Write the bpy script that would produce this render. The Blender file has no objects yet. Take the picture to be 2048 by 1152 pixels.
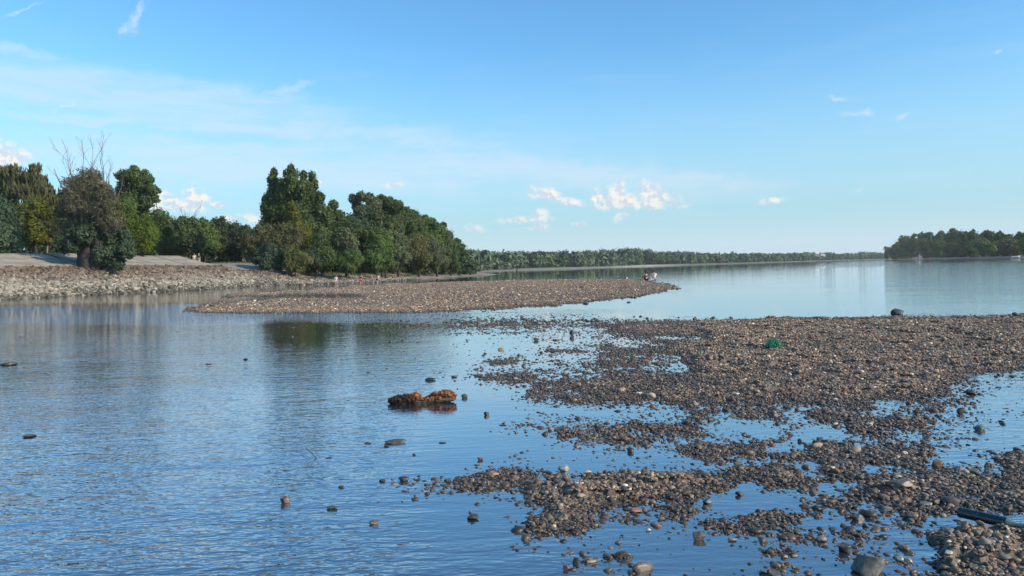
import bpy, bmesh, math, random
import numpy as np
from mathutils import Vector, Matrix
random.seed(7); RNG = np.random.default_rng(11)
SC = bpy.context.scene; COL = SC.collection; R = math.radians
# ------------------------------------------------------------------ camera
EYE = 1.5; F = 1500.0
cam = bpy.data.cameras.new('camera'); camo = bpy.data.objects.new('camera', cam); COL.objects.link(camo)
cam.sensor_width = 36; cam.lens = 36*F/2048; cam.clip_end = 9000; cam.clip_start = 0.05
CM = Matrix.Translation((0, 0, EYE)) @ Matrix.Rotation(R(90-1.49), 4, 'X') @ Matrix.Rotation(R(-1.547), 4, 'Z')
camo.matrix_world = CM; SC.camera = camo
# ------------------------------------------------------------------ light
SUN_EL, SUN_AZ = 28, 116
sun = bpy.data.lights.new('sun', 'SUN'); sun.energy = 4.8; sun.angle = R(0.5); sun.color = (1, .87, .70)
suno = bpy.data.objects.new('sun', sun); COL.objects.link(suno)
sd = Vector((math.cos(R(SUN_EL))*math.sin(R(SUN_AZ)), math.cos(R(SUN_EL))*math.cos(R(SUN_AZ)), math.sin(R(SUN_EL))))
suno.rotation_euler = sd.to_track_quat('Z', 'Y').to_euler()
SC.view_settings.view_transform = 'Standard'; SC.view_settings.look = 'None'
SC.view_settings.exposure = 0.0; SC.view_settings.gamma = 1; SC.view_settings.use_curve_mapping = False
CY = SC.cycles; CY.max_bounces = 6; CY.diffuse_bounces = 2; CY.glossy_bounces = 3; CY.transmission_bounces = 3
CY.transparent_max_bounces = 10; CY.volume_bounces = 0; CY.caustics_reflective = False; CY.caustics_refractive = False
CY.sample_clamp_indirect = 4; CY.use_denoising = True
# ------------------------------------------------------------------ projection helpers
ROT = np.array(CM.to_3x3()); CP = np.array([0, 0, EYE])
def ray(px, py):
    v = np.stack([(np.asarray(px, float)-1024)/F, (576-np.asarray(py, float))/F, -np.ones(np.broadcast(px, py).shape)], -1)
    return v @ ROT.T
def G(px, py, z=0.0):                     # pixel -> point on the level z
    d = ray(px, py); t = (z-EYE)/d[..., 2]; return CP + d*t[..., None] if d.ndim > 1 else CP + d*t
def proj(X, Y, Z):
    P = np.stack([X, Y, Z-EYE+0*X], -1) @ ROT
    w = np.maximum(-P[..., 2], 1e-3); return 1024+F*P[..., 0]/w, 576-F*P[..., 1]/w
def at(px, Y, z):                         # x of the point at depth Y, height z seen in column px
    a, k = ROT.T, (px-1024)/F; zz = z-EYE
    A = a[0, 0]+k*a[2, 0]; B = (a[0, 1]+k*a[2, 1])*Y+(a[0, 2]+k*a[2, 2])*zz
    return -B/A
def zrow(px, py, Y):                      # height of pixel at depth Y
    d = ray(px, py); return float(EYE+d[2]/d[1]*Y), float(d[0]/d[1]*Y)
# ------------------------------------------------------------------ world sky
world = bpy.data.worlds.new("World"); SC.world = world; world.use_nodes = True
class NT:
    def __init__(s, t): s.t = t; s.n = t.nodes; s.l = t.links
    def new(s, k, **p):
        n = s.n.new(k)
        for a, b in p.items(): setattr(n, a, b)
        return n
    def put(s, sock, v):
        if isinstance(v, bpy.types.NodeSocket): s.l.new(v, sock)
        elif v is not None: sock.default_value = v
    def math(s, op, a, b=None, c=None, clamp=False):
        n = s.new('ShaderNodeMath', operation=op, use_clamp=clamp)
        for i, v in enumerate((a, b, c)): s.put(n.inputs[i], v)
        return n.outputs[0]
    def vm(s, op, a, b=None):
        n = s.new('ShaderNodeVectorMath', operation=op); s.put(n.inputs[0], a); s.put(n.inputs[1], b)
        return n.outputs['Value'] if op in ('LENGTH', 'DOT_PRODUCT') else n.outputs[0]
    def noise(s, vec, scale, detail=4, rough=.55, dist=0.0):
        n = s.new('ShaderNodeTexNoise'); s.put(n.inputs['Vector'], vec); n.inputs['Scale'].default_value = scale
        n.inputs['Detail'].default_value = detail; n.inputs['Roughness'].default_value = rough; n.inputs['Distortion'].default_value = dist
        return n.outputs['Fac']
    def mix(s, f, a, b, blend='MIX'):
        n = s.new('ShaderNodeMix', data_type='RGBA', blend_type=blend); s.put(n.inputs[0], f); s.put(n.inputs[6], a); s.put(n.inputs[7], b); return n.outputs[2]
    def ss(s, x, a, b, lo=0.0, hi=1.0):
        n = s.new('ShaderNodeMapRange', interpolation_type='SMOOTHSTEP'); s.put(n.inputs[0], x); s.put(n.inputs[1], a); s.put(n.inputs[2], b)
        s.put(n.inputs[3], lo); s.put(n.inputs[4], hi); return n.outputs[0]
    def xyz(s, x=None, y=None, z=None):
        n = s.new('ShaderNodeCombineXYZ')
        for i, v in enumerate((x, y, z)): s.put(n.inputs[i], v)
        return n.outputs[0]
    def sep(s, v):
        n = s.new('ShaderNodeSeparateXYZ'); s.put(n.inputs[0], v); return n.outputs
def uv_of(px, py):
    d = ray(px, py); d = d/np.linalg.norm(d); return math.atan2(d[0], d[1]), math.asin(d[2])
def build_sky():
    w = NT(world.node_tree); w.n.clear()
    sky = w.new('ShaderNodeTexSky', sky_type='NISHITA', sun_disc=False, sun_elevation=R(SUN_EL), sun_rotation=R(SUN_AZ), altitude=100, air_density=1.0, dust_density=0.6, ozone_density=1.6)
    g = w.new('ShaderNodeTexCoord').outputs['Generated']; g = w.vm('NORMALIZE', g); x, y, z = w.sep(g)
    u = w.math('ARCTAN2', x, y); v = w.math('ARCSINE', z); p = w.xyz(u, v)
    col = w.mix(1.0, sky.outputs[0], SKY_TINT, 'MULTIPLY')
    hs = w.new('ShaderNodeHueSaturation'); hs.inputs['Saturation'].default_value = SKY_SAT; w.put(hs.inputs['Color'], col); col = hs.outputs[0]
    # paler air low over the horizon
    lowf = w.ss(w.math('ABSOLUTE', v), 0.0, 0.30, 1.0, 0.0)
    col = w.mix(w.math('MULTIPLY', lowf, LOW_F), col, LOW_C)
    wc_ = w.new('ShaderNodeTexNoise'); w.put(wc_.inputs['Vector'], p); wc_.inputs['Scale'].default_value = 28; wc_.inputs['Detail'].default_value = 5; wc_.inputs['Roughness'].default_value = .6
    pw = w.vm('ADD', p, w.vm('MULTIPLY', w.vm('SUBTRACT', wc_.outputs['Color'], (.5, .5, .5)), (.055, .030, 0)))
    col = w.mix(w.ss(v, .0, .07, 1.0, 0.0), col, (.66, .84, .92, 1))
    def field(ells, p=pw):
        acc = None
        for (px, py, rx, ry, ang) in ells:
            cu, cv = uv_of(px, py); a = R(ang)
            q = w.vm('SUBTRACT', p, (cu, cv, 0)); 
            d1 = w.vm('DOT_PRODUCT', q, (math.cos(a)*F/rx, math.sin(a)*F/rx, 0)); d2 = w.vm('DOT_PRODUCT', q, (-math.sin(a)*F/ry, math.cos(a)*F/ry, 0))
            r = w.vm('LENGTH', w.xyz(d1, d2, 0.0)); acc = r if acc is None else w.math('MINIMUM', acc, r)
        return w.math('SUBTRACT', 1.0, acc)
    st = w.xyz(w.math('MULTIPLY', u, 7.0), w.math('MULTIPLY', v, 34.0)); st2 = w.xyz(w.math('MULTIPLY', u, 3.0), w.math('MULTIPLY', v, 22.0))
    streak = w.noise(st, 1.6, 6, .62, .6); streak2 = w.noise(st2, 2.2, 5, .55, .3)
    # thin cirrus veils
    ci = field([(250, 195, 420, 52, -3), (60, 165, 260, 40, 0), (480, 195, 150, 15, 2), (560, 182, 75, 9, 14), (100, 230, 330, 14, -2), (30, 103, 90, 14, -3),
                (620, 335, 720, 58, -2), (1100, 345, 470, 40, -7), (1350, 362, 220, 22, -5), (470, 300, 130, 16, 3), (430, 320, 420, 30, 2), (880, 290, 160, 18, 0),
                (330, 280, 60, 22, 10), (520, 255, 500, 22, -2)])
    ca = w.math('MULTIPLY', w.ss(ci, -.3, .9), w.ss(streak, .2, .85)); cb = w.math('MULTIPLY', w.ss(ci, -.2, .8), w.ss(streak2, .15, .8))
    cf = w.math('MULTIPLY', w.math('ADD', ca, cb, None, True), .5)
    veil = w.math('MULTIPLY', w.ss(streak2, .45, .8), w.math('MULTIPLY', w.ss(v, .03, .10), w.ss(v, .34, .16)))
    cf = w.math('ADD', cf, w.math('MULTIPLY', veil, .14), None, True)
    col = w.mix(cf, col, (0.71, 0.84, 0.97, 1))
    # contrails and wisps
    wi = field([(268, 36, 40, 9, 52), (283, 14, 22, 7, 62), (250, 52, 20, 7, 50), (42, 20, 42, 3.4, 33), (118, 216, 22, 3, 55), (1720, 225, 34, 8, 1), (1800, 229, 18, 6, 2), (1675, 198, 28, 5, 0), (2005, 105, 18, 5, 14), (1712, 378, 12, 4, 0)])
    wn = w.noise(p, 90, 4, .6); wf = w.math('MULTIPLY', w.ss(w.math('SUBTRACT', wi, w.math('MULTIPLY', wn, 1.3)), -.8, .7), .5)
    col = w.mix(wf, col, (0.86, 0.92, 1.0, 1))
    # cumulus
    cu = field([(10, 315, 36, 22, 0), (-30, 320, 50, 40, 0), (385, 392, 22, 18, 60), (405, 396, 14, 10, 0), (338, 400, 24, 16, 0), (330, 386, 16, 9, 0), (430, 410, 22, 9, -10), (455, 436, 26, 8, 0), (360, 412, 60, 14, 0), (505, 436, 18, 10, 0),
                (1090, 388, 40, 13, -8), (1130, 402, 45, 9, -10), (1080, 428, 19, 13, 12), (1075, 455, 26, 7, 0), (1195, 398, 22, 16, 20), (1215, 410, 24, 12, 0), (1235, 385, 18, 24, 0), (1250, 398, 26, 14, 0), (1232, 400, 60, 10, 0),
                (1292, 385, 24, 23, 0), (1320, 398, 34, 16, -10), (1345, 405, 16, 10, 0), (1245, 434, 18, 12, 0), (1270, 410, 90, 10, -4), (1545, 401, 24, 7, 3), (948, 456, 22, 8, -10), (640, 362, 14, 7, -8), (785, 370, 22, 8, 0), (1155, 448, 16, 5, 0), (1050, 440, 60, 7, 0)], p)
    n1 = w.noise(p, 55, 6, .62); n2 = w.noise(w.vm('ADD', p, (.0035, .0045, 0)), 55, 6, .62)
    dens = w.ss(w.math('SUBTRACT', w.math('ADD', cu, .14), w.math('MULTIPLY', w.math('SUBTRACT', n1, .50), 2.7)), -.15, 1.0)
    sh = w.ss(w.math('SUBTRACT', n2, n1), -.07, .05)
    cc = w.mix(sh, (0.68, 0.74, 0.84, 1), (1.0, 0.955, 0.90, 1))
    # the small cumuli are thinner low down in the air
    thin = w.ss(v, .035, .10, .45, .95)
    col = w.mix(w.math('MULTIPLY', dens, thin), col, cc)
    bg = w.new('ShaderNodeBackground'); w.put(bg.inputs[0], col); bg.inputs[1].default_value = 1.0
    o = w.new('ShaderNodeOutputWorld'); w.l.new(bg.outputs[0], o.inputs[0])
SKY_TINT = (0.118, 0.190, 0.222, 1); SKY_SAT = 1.03; LOW_F = .92; LOW_C = (.46, .70, .81, 1)
build_sky()
# ------------------------------------------------------------------ object helpers
def tag(o, label=None, cat=None, group=None, kind=None):
    if label: o['label'] = label
    if cat: o['category'] = cat
    if group: o['group'] = group
    if kind: o['kind'] = kind
    return o
def empty(name, loc, rz=0.0):
    o = bpy.data.objects.new(name, None); COL.objects.link(o); o.location = loc; o.rotation_euler = (0, 0, rz); o.empty_display_size = .1; return o
def mk(name, V, Fc, mat, parent=None, col=None, smooth=True, loc=None):
    """Fc: (n,k) int array or list of such arrays"""
    V = np.asarray(V, np.float32); Fs = Fc if isinstance(Fc, list) else [Fc]; Fs = [np.asarray(f, np.int32) for f in Fs if len(f)]
    me = bpy.data.meshes.new(name); me.vertices.add(len(V)); me.vertices.foreach_set('co', V.ravel())
    loops = np.concatenate([f.ravel() for f in Fs]); me.loops.add(len(loops)); me.loops.foreach_set('vertex_index', loops)
    tot = np.concatenate([np.full(len(f), f.shape[1], np.int32) for f in Fs]); me.polygons.add(len(tot))
    st = np.concatenate([[0], np.cumsum(tot)[:-1]]).astype(np.int32); me.polygons.foreach_set('loop_start', st)
    if col is not None:
        a = me.attributes.new('col', 'FLOAT_COLOR', 'POINT'); a.data.foreach_set('color', np.asarray(col, np.float32).ravel())
    if not smooth:
        a = me.attributes.new('sharp_face', 'BOOLEAN', 'FACE'); a.data.foreach_set('value', np.ones(len(tot), bool))
    me.update(calc_edges=True); me.materials.append(mat)
    o = bpy.data.objects.new(name, me); COL.objects.link(o)
    if parent: o.parent = parent
    if loc is not None: o.location = loc
    return o
def material(name):
    m = bpy.data.materials.new(name); m.use_nodes = True; t = NT(m.node_tree); b = t.n['Principled BSDF']; return m, t, b
_mc = {}
def stone_mat(c, wet=False, veins=0.0):
    k = (tuple(round(v, 2) for v in c), wet, veins)
    if k in _mc: return _mc[k]
    m, t, b = material('stone'); oc = t.new('ShaderNodeTexCoord').outputs['Object']
    n = t.noise(oc, 18, 7, .65); n2 = t.noise(oc, 4.5, 4, .6); n3 = t.noise(oc, 90, 3, .6)
    f = t.math('ADD', t.math('MULTIPLY', n, .55), t.math('MULTIPLY', n2, .45))
    lo = tuple(v*.45 for v in c)+(1,); hi = tuple(min(.8, v*1.7) for v in c)+(1,)
    cc = t.mix(t.ss(f, .33, .66), lo, hi); cc = t.mix(t.ss(n3, .58, .75, 0, .5), cc, tuple(min(.8, v*2.4+.03) for v in c)+(1,))
    t.put(b.inputs['Base Color'], cc); b.inputs['Roughness'].default_value = .42 if wet else .8
    bu = t.new('ShaderNodeBump'); bu.inputs['Strength'].default_value = .7; bu.inputs['Distance'].default_value = .006; t.put(bu.inputs['Height'], t.math('ADD', n, t.math('MULTIPLY', n3, .4))); t.l.new(bu.outputs[0], b.inputs['Normal'])
    _mc[k] = m; return m
def plain(name, c, rough=.7, var=.35, scale=6.0, bump=0.0, metal=0.0):
    k = (name, tuple(c))
    if k in _mc: return _mc[k]
    m, t, b = material(name); oc = t.new('ShaderNodeTexCoord').outputs['Object']; n = t.noise(oc, scale, 5, .6)
    t.put(b.inputs['Base Color'], t.mix(t.ss(n, .3, .7), tuple(v*(1-var) for v in c)+(1,), tuple(min(1, v*(1+var)) for v in c)+(1,)))
    b.inputs['Roughness'].default_value = rough; b.inputs['Metallic'].default_value = metal
    if bump:
        bu = t.new('ShaderNodeBump'); bu.inputs['Distance'].default_value = bump; t.put(bu.inputs['Height'], n); t.l.new(bu.outputs[0], b.inputs['Normal'])
    _mc[k] = m; return m
def leaf_mat(name, c, hue=(.85, 1.25), trans=.25):
    m, t, b = material(name); geo = t.new('ShaderNodeNewGeometry'); rnd = geo.outputs['Random Per Island']
    tc = t.new('ShaderNodeTexCoord').outputs['Object']; n = t.noise(tc, .35, 3, .5)
    c2 = (c[0]*1.55+.008, c[1]*1.35, c[2]*1.05); c1 = (c[0]*.62, c[1]*.66, c[2]*.75)
    f = t.math('ADD', t.math('MULTIPLY', rnd, .6), t.math('MULTIPLY', t.ss(n, .3, .7), .4))
    cc = t.mix(f, tuple(c1)+(1,), tuple(c2)+(1,))
    t.put(b.inputs['Base Color'], cc); b.inputs['Roughness'].default_value = .6; b.inputs['Specular IOR Level'].default_value = .25
    tr = t.new('ShaderNodeBsdfTranslucent'); t.put(tr.inputs[0], t.mix(.5, cc, (c[0]*2.0, c[1]*1.9, c[2]*.6, 1)))
    mx = t.new('ShaderNodeMixShader'); mx.inputs[0].default_value = trans; t.l.new(b.outputs[0], mx.inputs[1]); t.l.new(tr.outputs[0], mx.inputs[2])
    t.l.new(mx.outputs[0], t.n['Material Output'].inputs[0]); return m
# numpy noise
_lat = RNG.random((8, 256, 256)).astype(np.float32)
def vnoise(x, y, k=0):
    xi = np.floor(x).astype(int); yi = np.floor(y).astype(int); fx = x-xi; fy = y-yi; fx = fx*fx*(3-2*fx); fy = fy*fy*(3-2*fy)
    L = _lat[k % 8]; a = L[xi & 255, yi & 255]; b = L[(xi+1) & 255, yi & 255]; c = L[xi & 255, (yi+1) & 255]; d = L[(xi+1) & 255, (yi+1) & 255]
    return (a*(1-fx)+b*fx)*(1-fy)+(c*(1-fx)+d*fx)*fy-.5
def fbm(x, y, s, o=4, k=0):
    r = 0; a = 1.0
    for i in range(o): r = r+a*vnoise(x*s+17.3*i, y*s+5.1*i, k+i); a *= .5; s *= 2.03
    return r
def ico(n):
    bm = bmesh.new(); bmesh.ops.create_icosphere(bm, subdivisions=n, radius=1); v = np.array([p.co[:] for p in bm.verts], np.float32); f = np.array([[q.index for q in p.verts] for p in bm.faces], np.int32); bm.free(); return v, f
ICO = {n: ico(n) for n in (1, 2, 3, 4, 5)}
# ------------------------------------------------------------------ terrain heights
# how much of the river bed shows: 0 deep water .. 9 dry gravel; read off as runs "start:level" per row
ROWS = {
 540: "", 556: "", 559: "1000:7 1290:0", 563: "860:8 1300:5 1318:0", 568: "770:8 1330:6 1345:0", 572: "700:8 1345:6 1362:0", 577: "630:8 1350:5 1372:0",
 582: "560:8 1335:5 1350:0", 586: "490:8 1310:5 1330:0", 590: "460:8 560:4 640:4 720:8 1290:4 1310:0", 594: "450:6 480:1 600:2 680:4 740:8 1265:5 1290:0",
 599: "500:4 540:8 1215:5 1235:0", 604: "445:6 480:8 1170:5 1190:0", 610: "405:7 440:8 1090:6 1130:0", 616: "380:7 410:8 970:7 1010:5 1040:1 1080:0",
 621: "372:7 400:8 880:7 930:3 1000:1 1100:0", 625: "395:6 420:7 860:4 880:2 1040:1 1180:0", 628: "480:1 900:1 1180:1 1220:0", 634: "880:2 1200:1 1300:0 1600:0 1760:6 1990:8",
 639: "700:2 900:3 1090:3 1240:4 1300:3 1420:4 1530:9", 644: "690:2 900:4 1100:4 1260:6 1400:8", 650: "560:1 700:2 880:4 1080:4 1210:5 1250:7 1400:9", 658: "560:1 700:2 860:3 1080:3 1230:7 1340:7 1400:9",
 666: "500:1 860:3 1080:2 1200:4 1250:7 1400:8 1430:9", 673: "400:1 500:1 800:1 1060:2 1190:3 1230:4 1320:3 1420:9", 682: "700:1 1060:2 1200:4 1230:3 1310:5 1360:8 1400:9",
 692: "700:1 960:1 1100:2 1200:4 1300:5 1340:8", 702: "700:1 960:1 1090:5 1180:4 1260:5 1340:8", 712: "740:1 960:2 1200:5 1310:4 1380:8 1420:9", 723: "740:0 940:1 975:5 1035:3 1110:4 1200:5 1300:5 1340:4 1370:9",
 733: "740:1 860:1 960:2 1120:4 1200:5 1280:4 1330:2 1390:8 2030:6", 743: "700:1 900:1 940:4 1040:4 1150:4 1280:3 1310:4 1400:9 1970:6 2020:3", 752: "700:1 850:1 940:5 1070:4 1150:4 1240:7 1400:9 1900:7 1950:4",
 762: "760:1 960:5 1150:5 1190:7 1470:8 1880:6 1920:3 1980:2", 772: "900:1 1000:4 1080:6 1150:7 1400:8 1500:8 1860:7 1890:3 1960:1", 783: "900:1 1040:3 1075:6 1200:6 1250:7 1500:9 1860:6 1910:3 1990:1",
 793: "1000:1 1060:5 1120:7 1300:7 1500:8 1840:7 1870:4 1960:1", 803: "1040:3 1080:4 1130:5 1200:4 1310:4 1340:6 1400:7 1740:4 1790:6 1870:4 1960:1", 814: "1000:1 1060:2 1180:3 1320:4 1380:5 1450:6 1540:4 1620:6 1745:2 1800:4 1850:5 1900:3 1960:1",
 825: "1060:1 1200:2 1340:3 1380:6 1440:3 1470:7 1575:2 1610:6 1740:2 1800:4 1870:5 1900:2", 836: "1000:2 1060:3 1200:3 1340:5 1370:6 1425:3 1465:6 1570:2 1620:6 1700:5 1860:3 1900:2", 847: "960:1 1005:5 1060:4 1200:6 1330:5 1400:3 1440:0 1520:4 1590:4 1650:6 1710:8 1860:4 1920:3 2000:1",
 858: "1000:3 1100:5 1200:6 1340:6 1400:3 1440:0 1540:3 1600:0 1690:6 1720:7 1840:4 1880:4 1930:2", 869: "1000:1 1110:6 1200:6 1400:4 1440:1 1545:4 1585:0 1670:1 1710:6 1780:4 1860:4 1940:1", 880: "1000:0 1100:4 1210:6 1350:4 1420:3 1540:4 1590:0 1620:5 1700:5 1790:4 1880:4 1930:1",
 890: "1100:3 1200:3 1240:5 1300:2 1350:6 1450:6 1540:1 1620:7 1690:3 1770:6 1880:5 1930:1", 901: "1010:1 1180:3 1260:2 1330:5 1360:7 1540:3 1620:7 1740:7 1860:3 1900:1 1950:4 2010:6", 912: "980:1 1015:3 1060:2 1240:2 1330:3 1360:5 1500:7 1600:7 1720:7 1880:1 1940:4 2000:7",
 920: "960:1 1000:4 1055:2 1140:1 1280:2 1360:2 1380:4 1540:4 1580:5 1650:6 1760:6 1860:1 1960:2 1995:7", 931: "920:1 1010:2 1100:1 1210:3 1290:2 1400:3 1450:4 1590:3 1610:1 1640:7 1740:3 1800:5 1860:2 1880:5 1980:4 2010:8", 942: "920:3 960:4 1010:6 1090:4 1110:2 1200:4 1260:3 1330:4 1400:5 1450:7 1570:5 1610:1 1640:7 1730:2 1790:4 1870:6 1960:3 2000:8",
 952: "840:1 925:5 1000:6 1075:5 1110:4 1160:6 1220:7 1450:8 1600:4 1620:2 1650:8 1740:5 1790:6 1850:8", 962: "780:2 800:3 900:5 1000:7 1070:3 1120:5 1170:8 1480:7 1500:5 1520:7 1600:6 1640:4 1680:6 1740:8", 972: "780:3 850:5 930:7 1050:6 1075:7 1150:9 1440:6 1480:2 1520:7 1620:5 1650:1 1740:7 1820:8",
 982: "790:3 830:5 920:6 1040:4 1055:7 1100:9 1420:6 1470:1 1520:6 1600:6 1640:1 1710:6 1760:8 1960:7", 993: "760:1 960:1 1030:3 1060:7 1100:9 1300:8 1420:4 1450:0 1530:1 1590:4 1630:1 1660:5 1740:7 1880:6 1990:8", 1004: "700:1 1040:2 1070:7 1100:8 1240:7 1320:5 1400:3 1440:0 1600:2 1625:6 1730:3 1760:6 1850:5 1900:7",
 1014: "1020:3 1065:4 1090:8 1210:6 1240:4 1340:6 1400:2 1430:0 1610:6 1720:3 1760:5 1880:5 1920:7", 1025: "1050:2 1080:6 1100:7 1190:5 1230:4 1330:5 1400:2 1490:2 1510:4 1590:3 1620:4 1720:2 1740:4 1830:6 1920:4 1960:6", 1036: "1040:3 1070:6 1100:7 1190:4 1220:4 1320:5 1400:3 1460:4 1500:6 1590:5 1650:1 1690:4 1740:3 1800:3 1830:6 1870:2 1930:1",
 1048: "1040:4 1060:7 1190:6 1205:4 1300:3 1330:3 1400:5 1460:5 1590:5 1610:1 1690:4 1800:4 1850:2 1900:1", 1060: "1045:4 1070:7 1180:3 1210:1 1400:3 1440:5 1600:4 1640:2 1690:4 1810:3 1850:3 1890:4 1920:6", 1072: "1040:3 1060:5 1110:5 1160:2 1400:2 1440:4 1610:3 1650:3 1700:4 1800:2 1850:4 1880:7 1920:9",
 1084: "1040:2 1200:1 1400:1 1490:4 1600:4 1640:3 1720:4 1820:1 1870:7 1900:9", 1097: "980:1 1005:4 1045:2 1200:3 1280:3 1300:1 1500:4 1560:4 1610:1 1690:4 1740:3 1840:1 1880:6 1900:9", 1110: "1000:1 1170:3 1250:4 1280:1 1520:4 1580:3 1620:1 1680:3 1780:4 1850:2 1880:7 1900:9",
 1122: "1100:1 1120:5 1200:5 1250:3 1290:1 1500:1 1700:2 1780:5 1850:2 1880:7 1905:9", 1136: "1100:1 1120:3 1200:2 1280:1 1460:1 1540:3 1600:1 1780:5 1850:2 1880:8", 1152: "1000:1 1140:1 1240:3 1290:2 1500:3 1600:1 1780:4 1860:3 1890:8", 1260: "900:1 1300:2 1700:4 1900:8", 3000: "1000:2 1900:6"}
YS = np.array(sorted(ROWS)); STEP = 8; NX = 3000//STEP
LV = np.zeros((len(YS), NX))
for i, yy in enumerate(YS):
    for run in ROWS[yy].split():
        a, b = run.split(':'); LV[i, int(max(0, (int(a)+400)//STEP)):] = int(b)
    kk = np.array([.1, .2, .4, .2, .1]) if yy > 640 else np.array([0, .25, .5, .25, 0]); LV[i] = np.convolve(np.pad(LV[i], 2, 'edge'), kk, 'valid')
def level(px, py):
    py = np.clip(py, YS[0], YS[-1]-.01); i = np.clip(np.searchsorted(YS, py, 'right')-1, 0, len(YS)-2); t = (py-YS[i])/(YS[i+1]-YS[i])
    x = np.clip((px+400)/STEP, 0, NX-1.001); j = x.astype(int); s = x-j
    return (LV[i, j]*(1-s)+LV[i, j+1]*s)*(1-t)+(LV[i+1, j]*(1-s)+LV[i+1, j+1]*s)*t
def hz(px): return 529.5-.027*(px-1300)
def D(px, d, z=0.0): return (at(px, d, z), d)
SHORE = [(-70, -400), (-52, 0), (-46, 40), D(0, 63.5), D(139, 72.6), D(278, 77.6), D(403, 86.5), D(470, 97), D(545, 104), D(672, 106), D(755, 112), D(811, 123), D(900, 152), D(1000, 204), (-11, 250), (-20, 330), D(960, 425), D(1057, 560), D(1165, 600),
         D(1286, 776), D(1353, 800), D(1500, 930), D(1600, 1100), D(1700, 1280), D(1765, 1420), D(1900, 1600), D(2400, 1800), (4800, 2000)]
ISLE = [D(1760, 900), D(1783, 690), D(1850, 540), D(1950, 410), D(2048, 336), D(2200, 280), (420, 260), (700, 300), (1100, 700), (900, 1150), (620, 1150)]
def sdist(X, Y, pts, closed=False):
    best = np.full(X.shape, 1e9); sg = np.zeros(X.shape); par = np.zeros(X.shape); n = len(pts)
    for i in range(n if closed else n-1):
        ax, ay = pts[i]; bx, by = pts[(i+1) % n]; dx, dy = bx-ax, by-ay; L2 = dx*dx+dy*dy
        t = np.clip(((X-ax)*dx+(Y-ay)*dy)/L2, 0, 1); ex = X-ax-t*dx; ey = Y-ay-t*dy; d2 = ex*ex+ey*ey
        m = d2 < best-1e-6; best = np.where(m, d2, best); s = np.sign(dx*(Y-ay)-dy*(X-ax)); sg = np.where(m, s, sg); par = np.where(m, i+t, par)
    return np.sqrt(best)*np.where(sg == 0, 1, sg), par
def ipoly(X, Y, pts):
    ins = np.zeros(X.shape, bool); n = len(pts)
    for i in range(n):
        ax, ay = pts[i]; bx, by = pts[(i+1) % n]
        if ay == by: continue
        ins ^= ((ay > Y) != (by > Y)) & (X < (bx-ax)*(Y-ay)/(by-ay)+ax)
    return ins
LVZ = np.array([-.14, -.034, -.015, -.010, -.0065, -.003, .002, .008, .016, .026])
def HH(X, Y, full=False):
    X = np.asarray(X, float); Y = np.asarray(Y, float); dist = np.hypot(X, Y)
    px, py = proj(X, Y, np.zeros_like(X)); py = np.where(Y < .6, 3000., py); px = np.where(Y < .6, 1024+X*600, px)
    far = np.clip(dist/30, 0, 1)
    wob = fbm(X, Y, .9, 4, 1); wx = px+np.where(py > 640, 26*wob, 0)*np.clip((py-600)/100, 0, 1); wy = py+np.clip((py-560)/60, 0, 1)*6*fbm(X, Y, .8, 3, 4)*np.clip((py-540)/200, 0, 1)
    lv = level(wx, wy)+np.where(py > 632, 1.4*fbm(X*.8, Y, 1.7, 3, 2)+2.5*fbm(X, Y, 4.5, 3, 3)+2.0*fbm(X, Y, 12, 2, 6)*np.clip(1.5-dist/18, 0, 1), .5*fbm(X, Y, .5, 3, 2))
    lv = lv-.30*np.clip((py-760)/60, 0, 1)+.75*np.clip((py-985)/40, 0, 1)*np.clip((px-1380)/120, 0, 1); z = np.interp(lv, np.arange(10), LVZ)
    z = np.where(lv > 9, .048+.01*(lv-9), z); z = z*(1+dist/45); z = z-np.clip((dist-50)/40, 0, 1)*np.where(lv < 2, .3, 0)
    z = np.where((Y < .2), -.15+0*z, z)
    s, par = sdist(X, Y, SHORE); wn = fbm(X, Y, .35, 3, 5)
    s2 = s+1.0*wn*np.clip(dist/60, 0, 1)
    rip = np.interp(s, [-60, -12, -2, 0, 1.2, 6.5, 7.2, 13.2, 14.2, 60, 4000], [-2.5, -1.4, -.35, 0, .55, 2.75, 2.9, 4.35, 4.45, 4.7, 6])
    bea = np.interp(s2, [-60, -20, -4, 0, 5, 10, 18, 60, 4000], [-2.5, -1.0, -.15, 0, .55, 1.35, 1.75, 2.3, 6])
    fb = np.interp(s, [-60, -20, 0, 8, 20, 80, 4000], [-3, -1.0, 0, .6, 1.6, 3, 25])
    wb = np.interp(par, [7.75, 8.5], [0, 1]); wf = np.interp(par, [13, 15], [0, 1])
    bank = rip*(1-wb)+bea*wb; bank = bank*(1-wf)+fb*wf
    ins = ipoly(X, Y, ISLE); si, _ = sdist(X, Y, ISLE, True); si = np.where(ins, np.abs(si), -np.abs(si))
    isl = np.interp(si, [-100, -20, 0, 10, 40, 200], [-3, -1, 0, .7, 3.1, 4.5])
    bed = np.where(s > -3, np.maximum(z, bank), np.where(z > -.3*0-.2, z, np.maximum(bank, z)))
    deep = np.interp(dist, [90, 150], [0, 1]); bed = np.where((s < 0) & (deep > 0), np.minimum(bed, -.3*deep+bed*(1-deep)), bed)
    out = np.maximum(bed, isl)
    # rest of the ground behind everything keeps climbing only slightly
    if full: return out, lv, s, par, si
    return out
def hh(x, y): return float(HH(np.array([x]), np.array([y]))[0])
NR, NA = 720, 560
rr = np.geomspace(.35, 4000, NR); aa = np.radians(np.concatenate([np.linspace(-100, -42, 50), np.linspace(-41.8, 41.8, NA-100), np.linspace(42, 100, 50)]))
RR, AA = np.meshgrid(rr, aa, indexing='ij'); TX, TY = RR*np.sin(AA), RR*np.cos(AA)
TZ, TL, TS, TPAR, TI = HH(TX, TY, True)
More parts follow.
